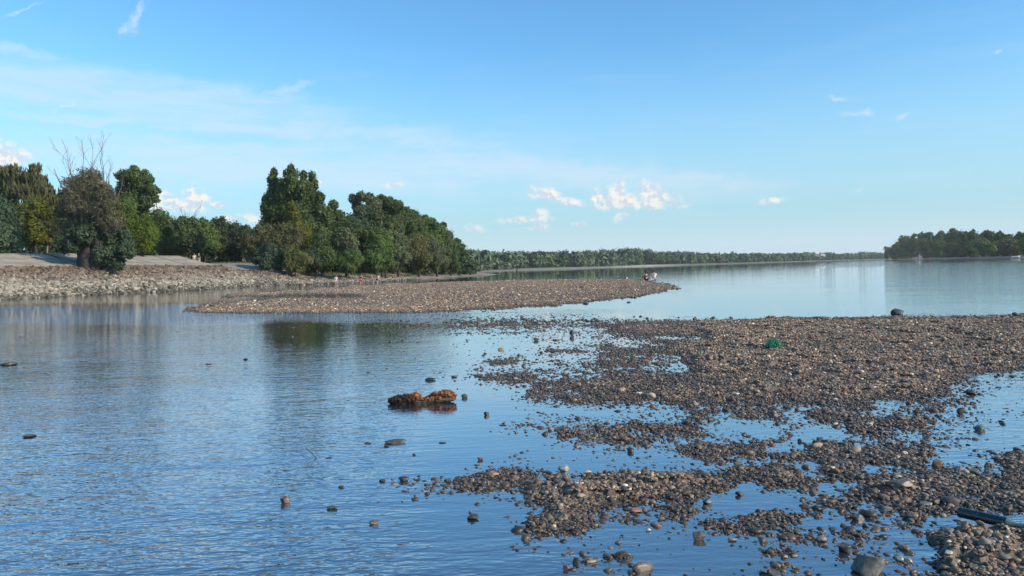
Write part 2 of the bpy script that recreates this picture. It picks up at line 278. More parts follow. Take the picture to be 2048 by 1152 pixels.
def grid_faces(a, b):
    i = np.arange(a*b).reshape(a, b); return np.stack([i[:-1, :-1], i[:-1, 1:], i[1:, 1:], i[1:, :-1]], -1).reshape(-1, 4)
# zones: gravel, riprap bed, soil, sand
colr = np.zeros(TX.shape+(4,)); colr[..., 3] = 1
grav = np.array([.17, .12, .088]); wetc = np.array([.034, .031, .024]); deepc = np.array([.03, .036, .026])
wet = np.clip((TZ+.01)/.03, 0, 1)[..., None]; dp = np.clip((-TZ-.03)/.2, 0, 1)[..., None]
cc = (wetc*(1-wet)+grav*wet); cc = cc*(1-dp)+deepc*dp
up = TS > 0; wbb = np.interp(TPAR, [7.75, 8.5], [0, 1])[..., None]; wff = np.interp(TPAR, [13, 15], [0, 1])[..., None]
nz = (fbm(TX, TY, .25, 4, 6)[..., None]); 
def ramp(s, ks, cs): return np.stack([np.interp(s, ks, [c[i] for c in cs]) for i in range(3)], -1)
soil = np.array([.06, .065, .03]); 
ripc = ramp(TS, [0, 3, 6.4, 7.0, 8.0, 13.4, 14.5, 16], [(.12, .105, .085), (.15, .13, .10), (.11, .09, .065), (.16, .10, .055), (.30, .27, .235), (.28, .26, .23), (.20, .17, .12), (.05, .055, .025)])
beac = ramp(TS+2*nz[..., 0], [0, 1, 5, 9, 13, 18], [(.09, .08, .07), (.24, .2, .16), (.27, .2, .15), (.28, .19, .13), (.12, .12, .06), (.05, .06, .03)])
gpx, _g = proj(TX, TY, 0*TX); sandy = np.exp(-((gpx-1290)/55)**2)[..., None]+.25*np.exp(-((gpx-1120)/120)**2)[..., None]
farc = ramp(TS, [0, 3, 9, 18, 30], [(.12, .12, .09), (.22, .21, .16), (.16, .17, .11), (.06, .08, .035), (.05, .06, .03)])*(1-np.clip(sandy, 0, 1))+ramp(TS, [0, 3, 14, 22, 30], [(.2, .18, .14), (.55, .5, .38), (.5, .45, .34), (.08, .1, .04), (.05, .06, .03)])*np.clip(sandy, 0, 1)
bc = ripc*(1-wbb)+beac*wbb; bc = bc*(1-wff)+farc*wff
cc = np.where(up[..., None], bc, cc)
ic = ramp(TI, [0, 4, 25, 42, 55], [(.10, .09, .08), (.22, .18, .16), (.24, .19, .17), (.12, .1, .07), (.04, .05, .03)]); cc = np.where((TI > 0)[..., None], ic, cc)
colr[..., :3] = cc*(1+.25*nz)
gm, t, b = material('ground'); at_ = t.new('ShaderNodeAttribute', attribute_name='col').outputs['Color']
pos = t.new('ShaderNodeNewGeometry').outputs['Position']
vo = t.new('ShaderNodeTexVoronoi', voronoi_dimensions='2D'); vo.inputs['Scale'].default_value = 24; t.put(vo.inputs['Vector'], pos)
vo2 = t.new('ShaderNodeTexVoronoi', voronoi_dimensions='2D'); vo2.inputs['Scale'].default_value = 6; t.put(vo2.inputs['Vector'], pos)
v1 = t.sep(vo.outputs['Color'])[0]; v2 = t.sep(vo2.outputs['Color'])[1]; n5 = t.noise(pos, 1.4, 6, .65)
br = t.math('ADD', t.math('MULTIPLY', v1, 1.0), t.math('MULTIPLY', v2, .5)); br = t.math('ADD', br, t.math('MULTIPLY', n5, .9)); br = t.math('MULTIPLY_ADD', br, .85, -.05)
t.put(b.inputs['Base Color'], t.mix(1.0, at_, t.xyz(br, br, br), 'MULTIPLY')); b.inputs['Roughness'].default_value = .85
bu = t.new('ShaderNodeBump'); bu.inputs['Distance'].default_value = .02; bu.inputs['Strength'].default_value = .8; t.put(bu.inputs['Height'], t.math('ADD', vo.outputs['Distance'], n5)); t.l.new(bu.outputs[0], b.inputs['Normal'])
ground = mk('ground', np.stack([TX, TY, TZ], -1).reshape(-1, 3), grid_faces(NR, NA), gm, col=colr.reshape(-1, 4)); tag(ground, kind='structure')
# ------------------------------------------------------------------ water
wr = np.geomspace(.35, 3990, 260); wa = np.radians(np.linspace(-100, 100, 260)); WR, WA = np.meshgrid(wr, wa, indexing='ij'); WX, WY = WR*np.sin(WA), WR*np.cos(WA)
wpx, wpy = proj(WX, WY, np.zeros_like(WX)); wpx = np.where(WY < .6, 1024+WX*600, wpx); wpy = np.where(WY < .6, 2000., wpy)
rough = np.interp(wpx, [300, 760, 900, 1700, 1950, 2100], [1.0, .75, .20, .20, .5, .6])*np.interp(wpy, [515, 560, 600, 640, 690, 800, 1000, 1100], [.45, .45, .5, .5, .65, 1.0, 1.1, 1.2])
rough = rough+.35*np.clip(1-np.hypot((wpx-1150)/220, (wpy-625)/10), 0, 1)
rough = rough+np.clip((wpy-1020)/120, 0, 1)*.35*np.clip((1400-wpx)/300, 0, 1)
rough = np.where(wpy < 640, np.where(wpx > 1650, np.interp(wpx, [1650, 1780], [.2, .55]), rough), rough)
lf = np.clip((540-wpx)/50, 0, 1); mid = np.clip((wpx-490)/60, 0, 1)*np.clip((960-wpx)/120, 0, 1)
rough = np.where(wpy < 720, rough*(1-lf)+lf*np.interp(wpy, [560, 592, 605, 613, 636, 652, 720], [.3, .12, .15, 1.9, 1.9, .7, 1.0]), rough)
rough = np.where((wpy < 800) & (wpy > 600), rough*(1-mid)+mid*np.interp(wpy, [618, 632, 648, 680, 715, 800], [1.5, 1.2, .16, .26, .48, .62]), rough)
rough = rough*(1+.7*fbm(WX, WY, .35, 3, 2)); wc = np.stack([rough]*3+[np.ones_like(rough)], -1)
wm, t, b = material('water'); t.n.remove(b); at_ = t.sep(t.new('ShaderNodeAttribute', attribute_name='col').outputs['Color'])[0]
pos = t.new('ShaderNodeNewGeometry').outputs['Position']
def warp(sx, sy, rot=0.0):
    n = t.new('ShaderNodeMapping'); t.put(n.inputs['Vector'], pos); n.inputs['Rotation'].default_value = (0, 0, R(rot)); n.inputs['Scale'].default_value = (sx, sy, 1); return n.outputs[0]
h1 = t.noise(warp(5, 15, 8), 1.0, 2, .5, .3); h2 = t.noise(warp(1.6, 5.2, -7), 1.0, 2, .5, .4); h3 = t.noise(warp(.22, .8, 4), 1.0, 3, .5, .2); h4 = t.noise(warp(14, 34, -14), 1.0, 1, .5)
hgt = t.math('ADD', t.math('MULTIPLY', h1, .0075), t.math('MULTIPLY', h2, .0105)); hgt = t.math('ADD', hgt, t.math('MULTIPLY', h3, .022)); hgt = t.math('ADD', hgt, t.math('MULTIPLY', h4, .0035))
hgt = t.math('MULTIPLY', hgt, at_); bu = t.new('ShaderNodeBump'); bu.inputs['Distance'].default_value = 1.0; bu.inputs['Strength'].default_value = 1.0; t.put(bu.inputs['Height'], hgt)
fr = t.new('ShaderNodeFresnel'); fr.inputs['IOR'].default_value = 1.6; t.l.new(bu.outputs[0], fr.inputs['Normal'])
gl = t.new('ShaderNodeBsdfGlossy'); gl.inputs['Roughness'].default_value = .02; gl.inputs['Color'].default_value = (.93, .95, .97, 1); t.l.new(bu.outputs[0], gl.inputs['Normal'])
tr = t.new('ShaderNodeBsdfTransparent'); tr.inputs[0].default_value = (.62, .70, .66, 1)
df = t.new('ShaderNodeBsdfDiffuse'); df.inputs[0].default_value = (.115, .125, .145, 1)
m1 = t.new('ShaderNodeMixShader'); m1.inputs[0].default_value = .30; t.l.new(tr.outputs[0], m1.inputs[1]); t.l.new(df.outputs[0], m1.inputs[2])
m2 = t.new('ShaderNodeMixShader'); t.put(m2.inputs[0], t.math('POWER', fr.outputs[0], .45)); t.l.new(m1.outputs[0], m2.inputs[1]); t.l.new(gl.outputs[0], m2.inputs[2]); t.l.new(m2.outputs[0], t.n['Material Output'].inputs[0])
water = mk('water', np.stack([WX, WY, 0*WX], -1).reshape(-1, 3), grid_faces(260, 260), wm, col=wc.reshape(-1, 4)); tag(water, kind='structure')
# ------------------------------------------------------------------ gravel
def peb_variants(n, lvl, ang=0.0, seed=3):
    r = np.random.default_rng(seed); out = []
    for k in range(n):
        V = ICO[lvl][0].copy()
        for _ in range(5):
            d = r.normal(size=3); d /= np.linalg.norm(d); V = V*(1+.10*(V@d)**2-.10*(V@d)**3*r.random())[:, None]
        for _ in range(int(9*ang)):
            d = r.normal(size=3); d /= np.linalg.norm(d); c = r.uniform(.55, .8); e = np.maximum(V@d-c, 0); V = V-e[:, None]*d
        out.append((V, ICO[lvl][1]))
    return out
PAL = np.array([(.10, .088, .072), (.135, .115, .09), (.085, .083, .082), (.16, .135, .105), (.075, .06, .05), (.125, .085, .068), (.19, .165, .135), (.12, .12, .105), (.16, .10, .075), (.30, .27, .22), (.42, .38, .32), (.06, .062, .066)])
PW = np.array([4, 4, 3.5, 3.4, 3, 2.2, 2.6, 2, 1.0, 1.2, .5, 3]); PW = PW/PW.sum()
def scatter_mesh(P, S, rz, tilt, colr, variants):
    n = len(P); vs = []; fs = []; cs = []; off = 0; vi = RNG.integers(0, len(variants), n)
    for k, (V, Fk) in enumerate(variants):
        m = vi == k; c = m.sum()
        if not c: continue
        W = V[None]*S[m][:, None, :]; ct, st = np.cos(tilt[m])[:, None], np.sin(tilt[m])[:, None]
        x, z = W[..., 0]*ct-W[..., 2]*st, W[..., 0]*st+W[..., 2]*ct; cr, sr = np.cos(rz[m])[:, None], np.sin(rz[m])[:, None]
        W = np.stack([x*cr-W[..., 1]*sr, x*sr+W[..., 1]*cr, z], -1)+P[m][:, None, :]
        vs.append(W.reshape(-1, 3)); fs.append((Fk[None]+(np.arange(c)*len(V))[:, None, None]).reshape(-1, 3)+off); off += c*len(V); cs.append(np.repeat(colr[m], len(V), 0))
    return np.concatenate(vs), np.concatenate(fs), np.concatenate(cs)
pm, t, b = material('pebbles'); at_ = t.new('ShaderNodeAttribute', attribute_name='col'); pos = t.new('ShaderNodeNewGeometry').outputs['Position']; n = t.noise(pos, 130, 4, .6); f = t.ss(n, .3, .7, .6, 1.45)
t.put(b.inputs['Base Color'], t.mix(1.0, at_.outputs['Color'], t.xyz(f, f, f), 'MULTIPLY')); t.put(b.inputs['Roughness'], at_.outputs['Alpha'])
bands = [(2.9, 4.4, 3700, .0074, 2, 3), (4.4, 6.5, 3500, .0077, 2, 3), (6.5, 11, 2700, .0086, 1, 2), (11, 20, 1650, .0108, 1, 1), (20, 34, 170, .022, 1, 1), (34, 95, 36, .029, 1, 1), (3.0, 9, 380, .0098, 2, 0), (3.0, 9, 40, .017, 2, 0), (9, 26, 130, .0150, 1, 0)]
_a, _b = G(1919, 1052)[:2], G(2046, 1080)[:2]
def segd(X, Y):
    d_ = _b-_a; t_ = np.clip(((X-_a[0])*d_[0]+(Y-_a[1])*d_[1])/(d_@d_), 0, 1); return np.hypot(X-_a[0]-t_*d_[0], Y-_a[1]-t_*d_[1])
GP = []
for (d0, d1, dens, size, lvl, core) in bands:
    half = np.tan(R(38)); area = half*(d1*d1-d0*d0); N = int(area*dens)
    Y = np.sqrt(RNG.random(N)*(d1*d1-d0*d0)+d0*d0); X = (RNG.random(N)*2-1)*half*Y
    px, py = proj(X, Y, 0*X); keep = (px > -150) & (px < 2200) & (py < 1300); X, Y, px, py = X[keep], Y[keep], px[keep], py[keep]
    Z, L, S_, P_, I_ = HH(X, Y, True); keep = (S_ < -1) & (L > .7) & (segd(X, Y) > .032); prob = np.interp(L, [0, 1, 2, 3, 4, 5, 6], [.0, .06, .16, .32, .55, .8, 1.0])
    if not core: prob = np.interp(level(px+RNG.normal(0, 34, len(X)), py+RNG.normal(0, 9, len(X))), [.3, 1, 2, 3, 4, 6], [0, .12, .5, .9, 1, 1])*(L > -1.5); keep = (S_ < -1) & (segd(X, Y) > .06) & (Z > -.06)
    keep &= RNG.random(len(X)) < prob; X, Y, Z, L = X[keep], Y[keep], Z[keep], L[keep]; n = len(X)
    s = size*np.exp(RNG.normal(0, .40, n)); s = np.clip(s, size*.4, size*2.3); big = RNG.random(n) < .012*min(core, 1); s = np.where(big, s*1.8, s); s = np.minimum(s, .10*(1+d0/30))
    S3 = np.stack([s*RNG.uniform(.9, 1.45, n), s*RNG.uniform(.7, 1.1, n), s*RNG.uniform(.42, .8, n)], -1)
    zc = Z+S3[:, 2]*RNG.uniform(.1, .75, n)
    if not core: zc = np.where(Z < 0, np.maximum(zc, -S3[:, 2]*RNG.uniform(.1, .9, n)), zc)
    top = zc+S3[:, 2]
    keep = (top > (-.05 if d1 < 7 else .0)); X, Y, Z, L, S3, zc = X[keep], Y[keep], Z[keep], L[keep], S3[keep], zc[keep]; n = len(X)
    c = PAL[RNG.choice(len(PAL), n, p=PW)]*RNG.uniform(.65, 1.45, (n, 1))*np.array([1.20, 1.0, .84]); wt = np.clip((zc+S3[:, 2]*.2-.010)/.03, 0, 1)[:, None]; wt = wt*.8+.2*RNG.random((n, 1))*wt
    c = c*(.50+1.2*wt); rough_ = .46+.4*wt; c4 = np.concatenate([c, rough_], 1)
    V, Fc, C = scatter_mesh(np.stack([X, Y, zc], -1), S3, RNG.random(n)*6.28, RNG.normal(0, .18, n), c4, peb_variants(12, lvl, .35))
    GP.append((V, Fc, C)); print('gravel', d0, n, len(Fc))
off = 0; Vs, Fs, Cs = [], [], []
for V, Fc, C in GP: Vs.append(V); Fs.append(Fc+off); Cs.append(C); off += len(V)
tag(mk('gravel', np.concatenate(Vs), np.concatenate(Fs), pm, col=np.concatenate(Cs)), 'brown and grey river pebbles lying on the gravel bars and in the shallows', 'gravel', kind='stuff')
# riprap on the left bank
N = 150000; X = RNG.uniform(-62, -16, N); Y = RNG.uniform(38, 132, N); Z, L, S_, P_, I_ = HH(X, Y, True)
k = (S_ > -.5) & (S_ < 7.0) & (P_ < 8.9); k |= (S_ > -.4) & (S_ < 4.5) & (P_ >= 8.9) & (P_ < 12) & (RNG.random(N) < .45); X, Y, Z, S_, P_ = X[k], Y[k], Z[k], S_[k], P_[k]; n = len(X)
s = .145*np.exp(RNG.normal(0, .38, n))*np.interp(P_, [8, 10], [1, .6]); S3 = np.stack([s*RNG.uniform(1, 1.5, n), s*RNG.uniform(.7, 1.1, n), s*RNG.uniform(.5, .9, n)], -1)
base = ramp(S_+RNG.normal(0, .8, n), [0, .4, 1.6, 3.0, 4.4, 7], [(.08, .07, .055), (.20, .17, .13), (.33, .29, .225), (.24, .205, .16), (.17, .13, .095), (.125, .085, .06)])*RNG.uniform(.5, 1.45, (n, 1))
V, Fc, C = scatter_mesh(np.stack([X, Y, Z+.08], -1), S3, RNG.random(n)*6.28, RNG.normal(0, .5, n), np.concatenate([base, np.full((n, 1), .85)], 1), peb_variants(8, 1, 1.0, 9)); print('riprap', n)
tag(mk('rubble', V, Fc, pm, col=C, smooth=False), 'loose pale riprap rubble covering the lower bank at the left', 'riprap', kind='stuff')
# slope of concrete slabs above the riprap
cm, t, b = material('concrete_slabs'); pos = t.new('ShaderNodeTexCoord').outputs['Object']; atn = t.sep(t.new('ShaderNodeAttribute', attribute_name='col').outputs['Color'])
n1 = t.noise(pos, .5, 6, .65); n2 = t.noise(pos, 6, 4, .6)
def joint(x, per, wd): return t.ss(t.math('ABSOLUTE', t.math('SUBTRACT', t.math('FRACT', t.math('DIVIDE', x, per)), .5)), .5-wd/per, .5-wd*.4/per)
j = t.math('MAXIMUM', joint(atn[0], 4.0, .10), joint(atn[1], 2.1, .08))
c = t.mix(t.ss(n1, .3, .7), (.25, .20, .15, 1), (.42, .355, .275, 1)); c = t.mix(t.math('MULTIPLY', t.ss(n2, .5, .75), .5), c, (.17, .15, .11, 1)); c = t.mix(t.math('MULTIPLY', j, .75), c, (.07, .065, .045, 1))
c = t.mix(t.math('MULTIPLY', t.ss(t.math('ADD', atn[1], t.math('MULTIPLY', n1, 1.5)), 1.6, .9), .8), c, (.26, .15, .075, 1))
t.put(b.inputs['Base Color'], c); b.inputs['Roughness'].default_value = .9
pts = []; acc = 0.0; sh = [np.array(p) for p in SHORE[1:9]]
sh[-1] = np.array(D(560, 105)); sh = sh[:-1]+[sh[-1]]
fine = []
for i in range(len(sh)-1):
    for q in np.linspace(0, 1, 24, endpoint=False): fine.append(sh[i]*(1-q)+sh[i+1]*q)
fine = np.array(fine); 
for _ in range(5): fine[1:-1] = (fine[:-2]+fine[2:]+fine[1:-1]*2)/4
tan = np.gradient(fine, axis=0); tan /= np.linalg.norm(tan, axis=1)[:, None]; nor = np.stack([-tan[:, 1], tan[:, 0]], -1); arc = np.concatenate([[0], np.cumsum(np.linalg.norm(np.diff(fine, axis=0), axis=1))])
V = []; C = []; prof = [(6.9, 2.78), (7.0, 2.92), (10, 3.65), (13.0, 4.36), (13.5, 4.52), (16.5, 4.62), (16.6, 4.4)]
endf = np.interp(np.arange(len(fine)), [len(fine)-13, len(fine)-1], [1, 0])
for i in range(len(fine)):
    for (s_, z_) in prof:
        p = fine[i]+nor[i]*s_; zz = z_*endf[i]+(1-endf[i])*min(z_, 2.0)*.9
        V.append((p[0], p[1], zz+.03)); C.append((arc[i], s_-6.9, 0, 1))
cs = mk('concrete_embankment', V, grid_faces(len(fine), len(prof)), cm, col=C, smooth=False)
tag(cs, 'pale sloping embankment of concrete slabs above the riprap on the left bank', 'embankment')
# ------------------------------------------------------------------ trees
LM = {k: leaf_mat('leaves', c, trans=tr) for k, c, tr in [('dark', (.074, .120, .044), .2), ('green', (.092, .160, .045), .28), ('grey', (.115, .150, .085), .25), ('olive', (.12, .14, .052), .28), ('brown', (.098, .108, .050), .25),
      ('yellow', (.12, .145, .026), .35), ('bright', (.105, .165, .025), .38), ('blue', (.060, .105, .066), .25), ('deep', (.040, .070, .034), .15)]}  # deep: shade inside the wood put into a darker leaf colour
BARK = plain('bark', (.045, .037, .028), .9, .4, 3.0, .05); DEAD = plain('dead_wood', (.17, .135, .105), .85, .3, 3.0, .03); PALE = plain('pale_bark', (.20, .19, .15), .9, .3, 2.0)
def tube_geo(path, radii, k=6):
    P = np.array(path, float); T = np.gradient(P, axis=0); T /= np.linalg.norm(T, axis=1)[:, None]+1e-9
    up_ = np.array([0, 0, 1.0]) if abs(T[0, 2]) < .9 else np.array([1.0, 0, 0]); V = []
    for i in range(len(P)):
        a = np.cross(T[i], up_); a /= np.linalg.norm(a)+1e-9; b_ = np.cross(T[i], a)
        for q in range(k): th = 2*math.pi*q/k; V.append(P[i]+radii[i]*(math.cos(th)*a+math.sin(th)*b_))
    Fc = [[i*k+q, i*k+(q+1) % k, (i+1)*k+(q+1) % k, (i+1)*k+q] for i in range(len(P)-1) for q in range(k)]
    n0 = len(V); V.append(P[0]); V.append(P[-1]); T3 = [[q, n0, (q+1) % k] for q in range(k)]+[[(len(P)-1)*k+q, (len(P)-1)*k+(q+1) % k, n0+1] for q in range(k)]
    return np.array(V), np.array(Fc), np.array(T3)
def join(geos):
    Vs, Q, T3 = [], [], []; off = 0
    for V, q, t_ in geos: Vs.append(V); Q.append(q+off); T3.append(t_+off); off += len(V)
    return np.concatenate(Vs), [np.concatenate(Q), np.concatenate(T3)]
def limb(a, b, r0, r1, wob=.08, n=6, k=6):
    a, b = np.array(a, float), np.array(b, float); L = np.linalg.norm(b-a); P = [a+(b-a)*t_+np.array([random.uniform(-1, 1) for _ in range(3)])*L*wob*math.sin(math.pi*t_) for t_ in np.linspace(0, 1, n)]
    return tube_geo(P, np.linspace(r0, r1, n), k)
def leaves_geo(C, Rr, n, size, stretch=1.0, droop=0.0, shell=.72, rng=RNG):
    C = np.array(C, float); Rr = np.array(Rr, float)
    w_ = Rr[:, 0]*Rr[:, 2]; idx = rng.choice(len(C), n, p=w_/w_.sum()); d = rng.normal(size=(n, 3)); d /= np.linalg.norm(d, axis=1)[:, None]
    rad = rng.uniform(shell, 1.04, n)**.8; ou = rng.random(n) < .22; rad = np.where(ou, rad*rng.uniform(1.0, 1.5, n), rad)*(1+.05*rng.normal(size=n)); P = C[idx]+d*Rr[idx]*rad[:, None]
    N = d+rng.normal(0, .55, (n, 3)); N[:, 2] += .25; N /= np.linalg.norm(N, axis=1)[:, None]
    a = np.cross(N, rng.normal(size=(n, 3))); 
    if droop: a = a*(1-droop)+np.array([0, 0, -1])*droop*1.5
    a /= np.linalg.norm(a, axis=1)[:, None]; b_ = np.cross(N, a); b_ /= np.linalg.norm(b_, axis=1)[:, None]
    s = size*rng.uniform(.6, 1.4, n)[:, None]; a = a*s*stretch; b_ = b_*s*.55
    V = np.stack([P-a, P+b_-.15*a, P+a, P-b_-.15*a], 1).reshape(-1, 3); return V, np.arange(4*n).reshape(n, 4)
def subclumps(c, r, k=7, f=.5, rng=RNG):
    out = [(c, r*.9)]
    for _ in range(k+4):
        d = rng.normal(size=3); d /= np.linalg.norm(d); rr_ = r*f*rng.uniform(.45, 1.0); out.append((c+d*(r-rr_*.45)*rng.uniform(.8, 1.12), rr_))
    return out
def tree(name, label, px, d, blobs, mat, n=5000, leaf=.24, cat='tree', stretch=1.0, droop=0.0, bark=None, group=None, trunk_r=.25, trunks=1, zb=None, shell=.72, kf=.44, flat=1.0, sub=7, spread=None):
    bx = at(px, d, 0) ; z0 = hh(bx, d) if zb is None else zb; bx = at(px, d, z0); o = empty(name, (bx, d, z0)); base = np.array([bx, d, z0]); bark = bark or BARK
    C, Rr, cen = [], [], []
    for (qx, qy, qr) in blobs:
        dd = d+random.uniform(-1, 1)*qr*d/F*.9; z_, x_ = zrow(qx, qy, dd); c = np.array([x_, dd, z_])-base; r = qr*dd/F; cen.append((c, r))
        for (cc_, r_) in subclumps(c, r, sub, kf): C.append(cc_); Rr.append((r_, r_, r_*flat))
    V, Q = leaves_geo(C, Rr, int(n*2.5), leaf*.93, stretch, droop, shell)
    V[:, 2] = np.maximum(V[:, 2], .02+.1*RNG.random(len(V))); mk('crown', V, Q, LM[mat], o)
    top = max(c[2]+r*.4 for c, r in cen); geos = []
    mx = np.mean([c for c, r in cen], 0)
    for k in range(trunks):
        ox = 0 if trunks == 1 else random.uniform(-1, 1)*(spread or 1.5); st_ = (ox, random.uniform(-.5, .5) if trunks > 1 else 0, -.15)
        tp = (mx[0]*.8+ox*.8, mx[1]*.7, top*.8); geos.append(limb(st_, tp, trunk_r, trunk_r*.3, .03, 7, 7))
    for c, r in cen:
        t_ = min(.85, max(.18, (c[2]-r)/max(top*.8, .1))); st_ = np.array([mx[0]*.8*t_, mx[1]*.7*t_, top*.8*t_]); geos.append(limb(st_, c, trunk_r*.45, trunk_r*.12, .06, 5, 5))
    V, Fc = join(geos); mk('trunk', V, Fc, bark, o); tag(o, label, cat, group); return o
T = tree
T('weeping_tree', 'sparse brown weeping tree standing at the far left picture edge', 12, 118, [(8, 352, 22), (28, 345, 17), (2, 385, 24), (26, 385, 22), (12, 415, 26), (40, 370, 12)], 'brown', 3000, .17, stretch=2.4, droop=.75, shell=.2, trunk_r=.2)
T('weeping_tree', 'sparse brown weeping tree with a narrow top left of the bare willow', 74, 116, [(70, 338, 11), (58, 352, 14), (76, 362, 17), (55, 385, 20), (88, 385, 20), (70, 410, 24), (98, 405, 18)], 'brown', 3300, .17, stretch=2.4, droop=.75, shell=.2, trunk_r=.2)
T('willow_tree', 'blue green willow hanging over the crest at the left picture edge', 2, 84, [(0, 425, 32), (-18, 450, 42), (14, 455, 26), (0, 480, 38), (22, 478, 17), (-40, 430, 50)], 'blue', 6500, .17, droop=.3, trunk_r=.3)
T('young_tree', 'yellow green tree on several thin stems left of the bare willow', 66, 98, [(50, 425, 22), (76, 418, 22), (100, 428, 18), (42, 452, 22), (70, 455, 30), (102, 458, 22), (60, 475, 18), (90, 476, 16)], 'yellow', 6500, .17, trunk_r=.12, trunks=4, spread=2.0, bark=PALE, shell=.5)
T('broadleaf_tree', 'olive brown tree crown rising right behind the bare willow branches', 172, 98, [(160, 368, 20), (188, 364, 20), (205, 385, 20), (140, 395, 22), (170, 395, 28), (210, 415, 26), (150, 425, 26), (185, 435, 28), (225, 440, 22), (130, 440, 20)], 'brown', 9500, .16, trunk_r=.35, shell=.45)
T('broadleaf_tree', 'tall dark tree with an open crown right of the bare willow', 262, 122, [(248, 352, 15), (268, 350, 17), (290, 358, 16), (304, 380, 14), (276, 376, 20), (248, 380, 18), (296, 402, 15), (262, 405, 22), (284, 425, 16), (236, 405, 16), (310, 398, 8)], 'dark', 9000, .2, trunk_r=.35, shell=.5)
T('broadleaf_tree', 'mid green leafy tree between the bare willow and the tall dark tree', 250, 106, [(252, 418, 18), (240, 440, 22), (262, 446, 20), (250, 470, 22)], 'green', 4200, .18)
T('round_tree', 'bright green round crowned tree right of the bare willow', 286, 99, [(290, 450, 20), (302, 468, 19), (278, 470, 20), (262, 452, 12), (292, 484, 18), (270, 488, 12)], 'bright', 6200, .14, droop=.2, trunk_r=.18, sub=9)
dk = [('leftmost of the dark trees behind the crest, beside the bright round tree', 322, 142, [(318, 432, 16), (330, 445, 18), (322, 470, 24), (335, 490, 20)], 'dark'),
      ('dark green bushy tree behind the crest below the small bare treetop', 378, 140, [(365, 452, 17), (385, 450, 16), (372, 475, 24), (392, 480, 22), (355, 486, 20)], 'dark'),
      ('dark green tree with a domed top behind the two people on the crest', 408, 144, [(405, 455, 17), (418, 470, 20), (400, 485, 22), (425, 492, 16)], 'green'),
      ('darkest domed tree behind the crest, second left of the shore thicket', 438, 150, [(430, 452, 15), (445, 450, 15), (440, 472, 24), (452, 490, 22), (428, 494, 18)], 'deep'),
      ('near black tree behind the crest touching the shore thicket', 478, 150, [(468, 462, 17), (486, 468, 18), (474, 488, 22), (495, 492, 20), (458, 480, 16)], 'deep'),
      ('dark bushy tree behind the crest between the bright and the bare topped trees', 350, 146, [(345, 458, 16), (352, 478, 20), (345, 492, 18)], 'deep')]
for l, px, d, bl, m in dk: T('bushy_tree', l, px, d, bl, m, 5200, .22)
# thicket along the middle bank
T('poplar_tree', 'narrow dark poplar spire at the left side of the tallest clump', 550, 130, [(534, 400, 9), (560, 384, 10), (548, 346, 7), (546, 360, 10), (550, 378, 13), (545, 398, 15), (556, 418, 18), (536, 420, 14), (548, 440, 20), (530, 452, 13), (556, 470, 20)], 'dark', 8500, .2, stretch=1.3, sub=13, kf=.40, flat=1.5)
T('poplar_tree', 'tallest dark poplar with the highest top of the middle bank', 584, 128, [(582, 337, 7), (564, 392, 14), (602, 380, 12), (566, 366, 8), (576, 348, 9), (590, 350, 9), (584, 368, 15), (578, 390, 17), (592, 400, 18), (584, 425, 24), (600, 450, 26), (580, 470, 28)], 'dark', 9500, .2, stretch=1.3, sub=13, kf=.40, flat=1.5)
T('poplar_tree', 'twin topped dark poplar at the right side of the tallest clump', 622, 130, [(616, 372, 9), (640, 396, 9), (607, 350, 7), (624, 352, 7), (608, 368, 10), (626, 368, 10), (618, 390, 15), (632, 400, 13), (622, 418, 20), (642, 424, 15), (632, 445, 22), (655, 440, 12), (640, 472, 22)], 'dark', 9000, .2, stretch=1.3, sub=13, kf=.40, flat=1.5)
T('poplar_tree', 'yellow green poplar standing in front of the tallest dark poplar', 592, 122, [(582, 412, 10), (588, 430, 13), (592, 452, 17), (606, 475, 20), (622, 488, 18), (610, 505, 18)], 'yellow', 5200, .18, stretch=1.2)
T('willow_tree', 'wide olive brown willow at the left end of the shore thicket', 548, 119, [(500, 476, 18), (522, 470, 18), (545, 466, 18), (572, 466, 20), (595, 478, 18), (510, 495, 22), (545, 492, 26), (580, 496, 24)], 'brown', 8500, .17, droop=.3, cat='tree')
T('shrub', 'spiky blue green shrub at the end of the concrete slope', 540, 110, [(522, 508, 13), (540, 500, 13), (556, 510, 15), (532, 522, 16), (552, 528, 15), (512, 518, 10)], 'blue', 4200, .15, 'shrub', stretch=1.5, trunk_r=.1)
T('willow_shrub', 'rounded dark olive willow shrub right of the spiky shrub', 590, 110, [(578, 508, 14), (594, 512, 14), (582, 528, 16), (600, 532, 13), (612, 520, 12)], 'olive', 4200, .15, 'shrub', droop=.4, trunk_r=.1)
T('willow_tree', 'dark willow reaching the stones below the tallest poplars', 645, 116, [(642, 482, 18), (655, 495, 18), (638, 508, 18), (655, 520, 18), (640, 532, 14)], 'dark', 5200, .17, droop=.35)
T('slender_tree', 'slender gappy tree between the poplars and the broad grey tree', 676, 138, [(668, 408, 9), (664, 422, 11), (680, 432, 11), (668, 444, 15), (690, 450, 13), (676, 468, 18), (655, 460, 14)], 'dark', 4500, .2, shell=.5)
T('broadleaf_tree', 'grey green broad tree with the rounded top right of the poplars', 728, 152, [(706, 398, 10), (722, 393, 10), (738, 396, 11), (714, 412, 11), (748, 410, 15), (728, 428, 20), (750, 435, 20), (712, 448, 18), (735, 460, 24)], 'grey', 8500, .22)
T('broadleaf_tree', 'dark domed tree right of the broad grey green tree', 778, 154, [(762, 398, 9), (776, 404, 12), (792, 412, 13), (770, 425, 20), (795, 435, 20), (780, 458, 26)], 'dark', 8000, .22)
T('broadleaf_tree', 'dark green tree on the falling treeline, third right of the poplars', 822, 158, [(810, 424, 12), (826, 430, 12), (815, 445, 20), (838, 445, 13), (830, 465, 22)], 'dark', 6500, .22)
